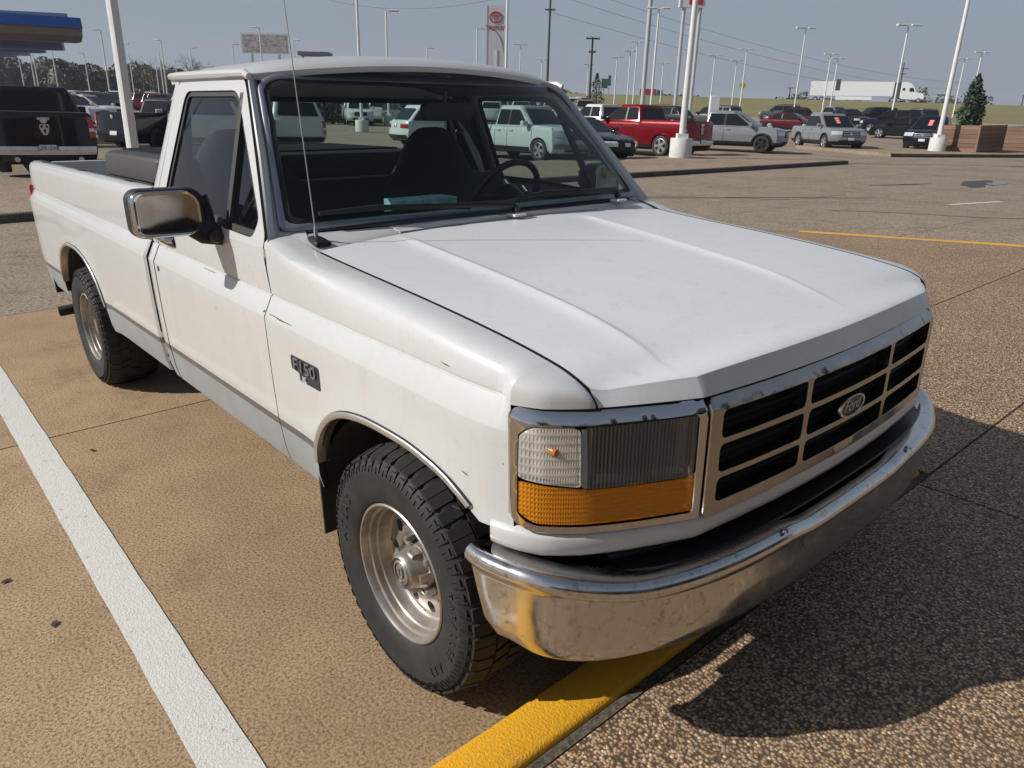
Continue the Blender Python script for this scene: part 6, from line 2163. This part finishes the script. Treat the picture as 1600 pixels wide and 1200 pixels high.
for l_, d_ in ((-24.5, 33), (-31, 38)):
    x, y = xy(l_, d_); b = MB(); b.box(x - .25, x + .25, y - .25, y + .25, ground_z(x, y) - .2, 4.6); b.build('column', 'pole_white', CN)

# ------------------------------------------------------------------ planters with clipped evergreens
m, nt, b = nmat('cedar_plank')
oi = N(nt, 'ShaderNodeObjectInfo')
v = coords(nt, (1.5, 1.5, 30)); n1 = noise(nt, v, 2, 5, .7)
c = mixc(nt, rng(nt, n1, .3, .7, 0, 1), (0.26, 0.155, 0.10), (0.14, 0.075, 0.05))
hs = N(nt, 'ShaderNodeHueSaturation'); nt.links.new(rng(nt, oi.outputs['Random'], 0, 1, .75, 1.2), hs.inputs['Value']); nt.links.new(c, hs.inputs['Color'])
nt.links.new(hs.outputs[0], b.inputs['Base Color']); b.inputs['Roughness'].default_value = .8
plain('soil', (0.05, 0.038, 0.028), .95)
def planter(x1, y0, wx, wy, hh, label, rows=6):
    """x1, y0: the corner nearest the camera; runs wx towards -x and wy towards +y"""
    root = tag(empty('wooden_planter'), label, 'planter', 'wooden planters on the far pad')
    z0 = ground_z(x1, y0) + .13; ph = hh / rows
    for r in range(rows):
        for (ax0, ax1, ay0, ay1) in ((x1 - wx, x1, y0, y0 + .04), (x1 - wx, x1, y0 + wy - .04, y0 + wy), (x1 - .04, x1, y0 + .045, y0 + wy - .045), (x1 - wx, x1 - wx + .04, y0 + .045, y0 + wy - .045)):
            q = MB(); j = random.uniform(-.006, .006); q.box(ax0 + j, ax1 + j, ay0 + j, ay1 + j, z0 + r * ph + .008, z0 + (r + 1) * ph - .006); q.build('plank', 'cedar_plank', root)
    for (cx_, cy_) in ((x1, y0), (x1 - wx, y0), (x1, y0 + wy), (x1 - wx, y0 + wy)):
        q = MB(); q.box(cx_ - .06, cx_ + .025, cy_ - .025, cy_ + .06, z0, z0 + hh + .03); q.build('corner_post', 'cedar_plank', root)
    q = MB(); q.box(x1 - wx + .04, x1 - .04, y0 + .04, y0 + wy - .04, z0, z0 + hh - .12); q.build('soil_fill', 'soil', root)
    return z0 + hh - .12
zt1 = planter(-12.35, 41.7, 1.95, 3.9, 1.30, 'wooden plank planter box beside the white pole, dark evergreen in it')
zt2 = planter(-10.3, 47.5, 2.6, 3.9, 1.30, 'wooden plank planter box cut off by the right edge of the photo')

def leafmat(name, c1, c2):
    m, nt, b = nmat(name)
    n1 = noise(nt, coords(nt), 3.5, 4, .7); n2 = noise(nt, coords(nt), 40, 2)
    c = mixc(nt, rng(nt, n1, .3, .7, 0, 1), c1, c2)
    c = mixc(nt, rng(nt, n2, .3, .7, 0, .5), c, tuple(q * 1.6 for q in c2))
    nt.links.new(c, b.inputs['Base Color']); b.inputs['Roughness'].default_value = .6
leafmat('evergreen_leaf', (0.020, 0.040, 0.020), (0.040, 0.070, 0.032))
leafmat('wood_leaf', (0.042, 0.045, 0.026), (0.060, 0.054, 0.032))
leafmat('scrub_leaf', (0.05, 0.06, 0.03), (0.08, 0.085, 0.04))
plain('bark', (0.09, 0.07, 0.055), .9)
plain('bare_twig', (0.13, 0.10, 0.085), .9)
def leaves(n, sampler, size, seed, m=0, flat=.6):
    rd = random.Random(seed); b = MB()
    for _ in range(n):
        p = Vector(sampler(rd)); s = size * rd.uniform(.6, 1.3)
        d1 = Vector((rd.gauss(0, 1), rd.gauss(0, 1), rd.gauss(0, .8))).normalized()
        d2 = d1.cross(Vector((rd.gauss(0, 1), rd.gauss(0, 1), rd.gauss(0, 1)))).normalized()
        a = d1 * s; c = d2 * s * flat
        b.add([p - a, p - a * .1 + c, p + a, p - a * .1 - c], [(0, 1, 2, 3)], m)
    return b
def conical_tree(x, y, z, h, r, label, seed, n=2600, name='conical_evergreen'):
    root = tag(empty(name), label, 'tree')
    q = MB(); q.tube([(x, y, z), (x + .03, y, z + h * .5), (x, y, z + h * .93)], [.07, .05, .015], 8); q.build('trunk', 'bark', root)
    ph = [random.Random(seed).uniform(0, 6) for _ in range(6)]
    def smp(rd):
        t = rd.random() ** 1.25
        rr = r * (interp([(0, .70), (.12, 1.0), (.35, .92), (.7, .58), (.9, .28), (1, .05)], t))
        a = rd.uniform(0, 6.283)
        lump = 1 + .20 * math.sin(3 * a + 11 * t + ph[0]) + .14 * math.sin(5 * a - 17 * t + ph[1]) + .12 * math.sin(23 * t + ph[2])
        q_ = rr * lump * (rd.random() ** .35)
        return (x + q_ * math.cos(a), y + q_ * math.sin(a), z + .05 + t * h + rd.gauss(0, .05))
    leaves(n, smp, .085, seed).build('crown', 'evergreen_leaf', root, sharp=180, merge=1e-6)
    for k in range(5):
        rd = random.Random(seed * 9 + k); a = rd.uniform(0, 6.28); t = rd.uniform(.3, .95)
        q = MB(); q.tube([(x, y, z + t * h * .9), (x + .5 * r * math.cos(a), y + .5 * r * math.sin(a), z + t * h + .08)], [.02, .008], 5); q.build('branch', 'bark', root)
conical_tree(-13.3, 42.9, zt1, 2.45, .60, 'dense conical evergreen growing in the nearer wooden planter', 4)
conical_tree(-11.55, 49.2, zt2, 2.3, .62, 'evergreen in the planter at the right edge of the photo', 9)
xq, yq = xy(8.1, 76); conical_tree(xq, yq, ground_z(xq, yq), 4.2, .9, 'small dark cypress beside the short power pole', 12, 1400, 'cypress')
# hedge seen through the windshield
hx_, hy_ = xy(-15.0, 60); rdh = random.Random(5)
hg = tag(empty('clipped_hedge'), 'brown-green hedge block beyond the white SUV, seen through the windshield', 'hedge')
def smp(rd):
    u, w_, z_ = rd.uniform(-1.7, 1.7), rd.uniform(-.7, .7), rd.random() ** .7 * 1.7
    return (hx_ + u * RX + w_ * HX, hy_ + u * RY + w_ * HY, ground_z(hx_, hy_) + z_)
leaves(2200, smp, .16, 3).build('foliage', 'wood_leaf', hg, sharp=180, merge=1e-6)
q = MB(); q.tube([(hx_, hy_, ground_z(hx_, hy_)), (hx_, hy_, ground_z(hx_, hy_) + 1.2)], .06, 6); q.build('stem', 'bark', hg)

# ------------------------------------------------------------------ woods behind the lot and scrub on the skyline
def wood_profile(px):
    return interp([(-200, 60), (0, 82), (40, 86), (90, 92), (140, 98), (165, 104), (215, 92), (235, 104), (330, 112), (420, 118), (700, 128), (900, 140)], px)
rdw = random.Random(77)
blobs = []
for k in range(210):
    d = rdw.uniform(152, 190); px = rdw.uniform(-260, 900)
    l = px_l(px, d, 140)
    ztop_ = z_px(wood_profile(px) + rdw.uniform(-2, 14), d, px)
    x, y = xy(l, d); z0 = plane_z(l, 150, 1.6)
    blobs.append((x, y, z0, max(3.0, ztop_ - z0), rdw.uniform(2.6, 4.6)))
def smpw(rd):
    x, y, z0, h, r = rd.choice(blobs)
    a = rd.uniform(0, 6.283); t = rd.random()
    rr = r * math.sqrt(max(0, 1 - (t * 1.9 - .9) ** 2)) if t > .47 else r * (.65 + .7 * t)
    q = rr * rd.random() ** .4
    return (x + q * math.cos(a), y + q * math.sin(a), z0 + t * h)
for (x, y, z0, h, r) in blobs:
    pass
wm_ = MB()
for (x, y, z0, h, r) in blobs[::2]:
    wm_.lathe([(r * .5, -1), (r * .75, h * .35), (r * .62, h * .65), (r * .25, h * .86), (0, h * .9)], 7, Matrix.Translation((x, y, z0)))
o = leaves(110000, smpw, .36, 1).join(wm_).build('woodland', 'wood_leaf', None, sharp=180, merge=1e-6)
tag(o, kind='stuff')
def bare_tree(x, y, z, h, seed, label):
    root = tag(empty('bare_tree'), label, 'tree')
    rd = random.Random(seed); tk = MB(); tw_ = MB()
    tk.tube([(x, y, z), (x + rd.uniform(-.3, .3), y, z + h * .35), (x + rd.uniform(-.5, .5), y + rd.uniform(-.4, .4), z + h * .62)], [.24, .17, .10], 8)
    def br(p, d, L_, r, lv):
        q = p + d * L_
        mid = p.lerp(q, .5) + Vector((rd.gauss(0, .08), rd.gauss(0, .08), .1)) * L_ * .5
        (tk if lv < 1 else tw_).tube([p, mid, q], [r, r * .8, r * .5], 5 if lv < 2 else 3, cap=False)
        if lv < 4:
            for _ in range(3 if lv < 3 else 3):
                d2 = (d + Vector((rd.gauss(0, .55), rd.gauss(0, .55), rd.gauss(.12, .35)))).normalized()
                br(p.lerp(q, rd.uniform(.55, 1)), d2, L_ * rd.uniform(.55, .78), r * .55, lv + 1)
    for k in range(6):
        a = rd.uniform(0, 6.28)
        br(Vector((x, y, z + h * rd.uniform(.25, .6))), Vector((math.cos(a) * .8, math.sin(a) * .8, .75)).normalized(), h * .26, .09, 0)
    tk.build('trunk', 'bark', root, sharp=180, merge=1e-6); tw_.build('crown', 'bare_twig', root, sharp=180, merge=1e-6)
for i, (px, d, h) in enumerate(((243, 140, 9.0), (262, 142, 8.0), (288, 140, 9.2), (312, 143, 8.5), (226, 141, 8.0))):
    l = px_l(px, d, 140); x, y = xy(l, d)
    z0 = ground_z(x, y) - .3
    bare_tree(x, y, z0, z_px((86, 92, 84, 90, 92)[i], d, px) - z0, 40 + i, ['bare winter tree left of the cab, second from the dark wood', 'thin bare winter tree between two bigger ones by the cab', 'broad bare winter tree just left of the cab roof', 'bare winter tree right above the cab corner', 'bare winter tree at the edge of the dark wood'][i])
blobs2 = []
for k in range(150):
    px = rdw.choice((rdw.uniform(880, 1620), rdw.uniform(1200, 1300), rdw.uniform(1420, 1560), rdw.uniform(1430, 1480), rdw.uniform(1040, 1110)))
    d = rdw.uniform(185, 260); l = px_l(px, d, 140)
    x, y = xy(l, d); z0 = plane_z(l, d, 5.4)
    big = rdw.random() < .16
    blobs2.append((x, y, z0, rdw.uniform(3.0, 5.2) if big and px > 1200 else rdw.uniform(.9, 2.2), rdw.uniform(1.6, 3.4)))
def smps(rd):
    x, y, z0, h, r = rd.choice(blobs2)
    a = rd.uniform(0, 6.283); t = rd.random(); q = r * math.sqrt(1 - t * t * .8) * rd.random() ** .45
    return (x + q * math.cos(a), y + q * math.sin(a), z0 + t * h)
tag(leaves(16000, smps, .42, 2).build('skyline_scrub', 'scrub_leaf', None, sharp=180, merge=1e-6), kind='stuff')
b = MB(); P = []
for l in fr(-520, 700, 90):
    x, y = xy(l, 620); h_ = 9 + 3.5 * math.sin(l * .021) + 2.2 * math.sin(l * .063 + 1) + 1.5 * math.sin(l * .17)
    P.append([(x, y, plane_z(l, 620, -6)), (x, y, plane_z(l, 620, h_ * .75 + 2)), (*xy(l, 660), plane_z(l, 660, h_ * .8 + 2)), (*xy(l, 720), plane_z(l, 720, -4))])
b.grid(P); tag(b.build('distant_hills', 'scrub_leaf', sharp=180), kind='structure')

# ------------------------------------------------------------------ haze
m = bpy.data.materials.new('haze_air'); m.use_nodes = True
nt = m.node_tree; nt.nodes.clear()
o_ = nt.nodes.new('ShaderNodeOutputMaterial'); pv = nt.nodes.new('ShaderNodeVolumePrincipled')
pv.inputs['Color'].default_value = (0.80, 0.86, 0.95, 1); pv.inputs['Density'].default_value = 0.00038; pv.inputs['Anisotropy'].default_value = .2
nt.links.new(pv.outputs[0], o_.inputs['Volume'])
b = MB(); b.box(-2700, 2700, -2700, 2700, -75, 62)
hz = b.build('haze', m)
hz['kind'] = 'stuff'


# ------------------------------------------------------------------ unseen showroom, a guess added to darken chrome reflections and cut skylight
plain('showroom_stucco', (0.36, 0.33, 0.29), .8)
plain('showroom_frame', (0.10, 0.10, 0.11), .4, .6)
SH = tag(empty('unseen_showroom'), kind='structure')
q = MB(); q.box(11.6, 24, -24, 11.5, -.2, 6.6); q.build('wall', 'showroom_stucco', SH)
q = MB(); q.box(10.2, 24.2, -24.3, 11.8, 4.3, 5.9); q.build('fascia', 'showroom_frame', SH, bevel=.05)
for k in range(11):
    y0 = -23.5 + k * 3.15
    q = MB(); q.box(11.52, 11.59, y0 + .08, y0 + 3.0, .25, 3.9); w_ = q.build('window', 'tinted_glass', SH)
    for yy in (y0, y0 + 1.55):
        q = MB(); q.box(11.44, 11.60, yy - .04, yy + .06, .1, 4.1); q.build('mullion', 'showroom_frame', SH)

plain('dead_leaf', (0.06, 0.035, 0.02), .8)
for (x, y, a, lab) in ((-2.33, -1.27, .4, 'dead leaf on the concrete between the white line and the rear wheel'), (-1.33, -1.78, 1.9, 'dead leaf lying left of the white stall line'), (-.95, -1.70, 2.6, 'second dead leaf left of the white stall line, nearer the camera')):
    q = MB(); L_ = [(-.028, 0), (-.012, .012), (.006, .014), (.022, .006), (.032, 0), (.020, -.008), (.004, -.013), (-.014, -.010)]
    c_, s_ = math.cos(a), math.sin(a)
    n_ = len(L_)
    q.add([(x + .6 * (u * c_ - w * s_), y + .6 * (u * s_ + w * c_), .006 + .10 * abs(w)) for u, w in L_] + [(x, y, .006)], [(i, (i + 1) % n_, n_) for i in range(n_)])
    tag(q.build('fallen_leaf', 'dead_leaf', None, edge=(0, 0, -.002)), lab, 'leaf')
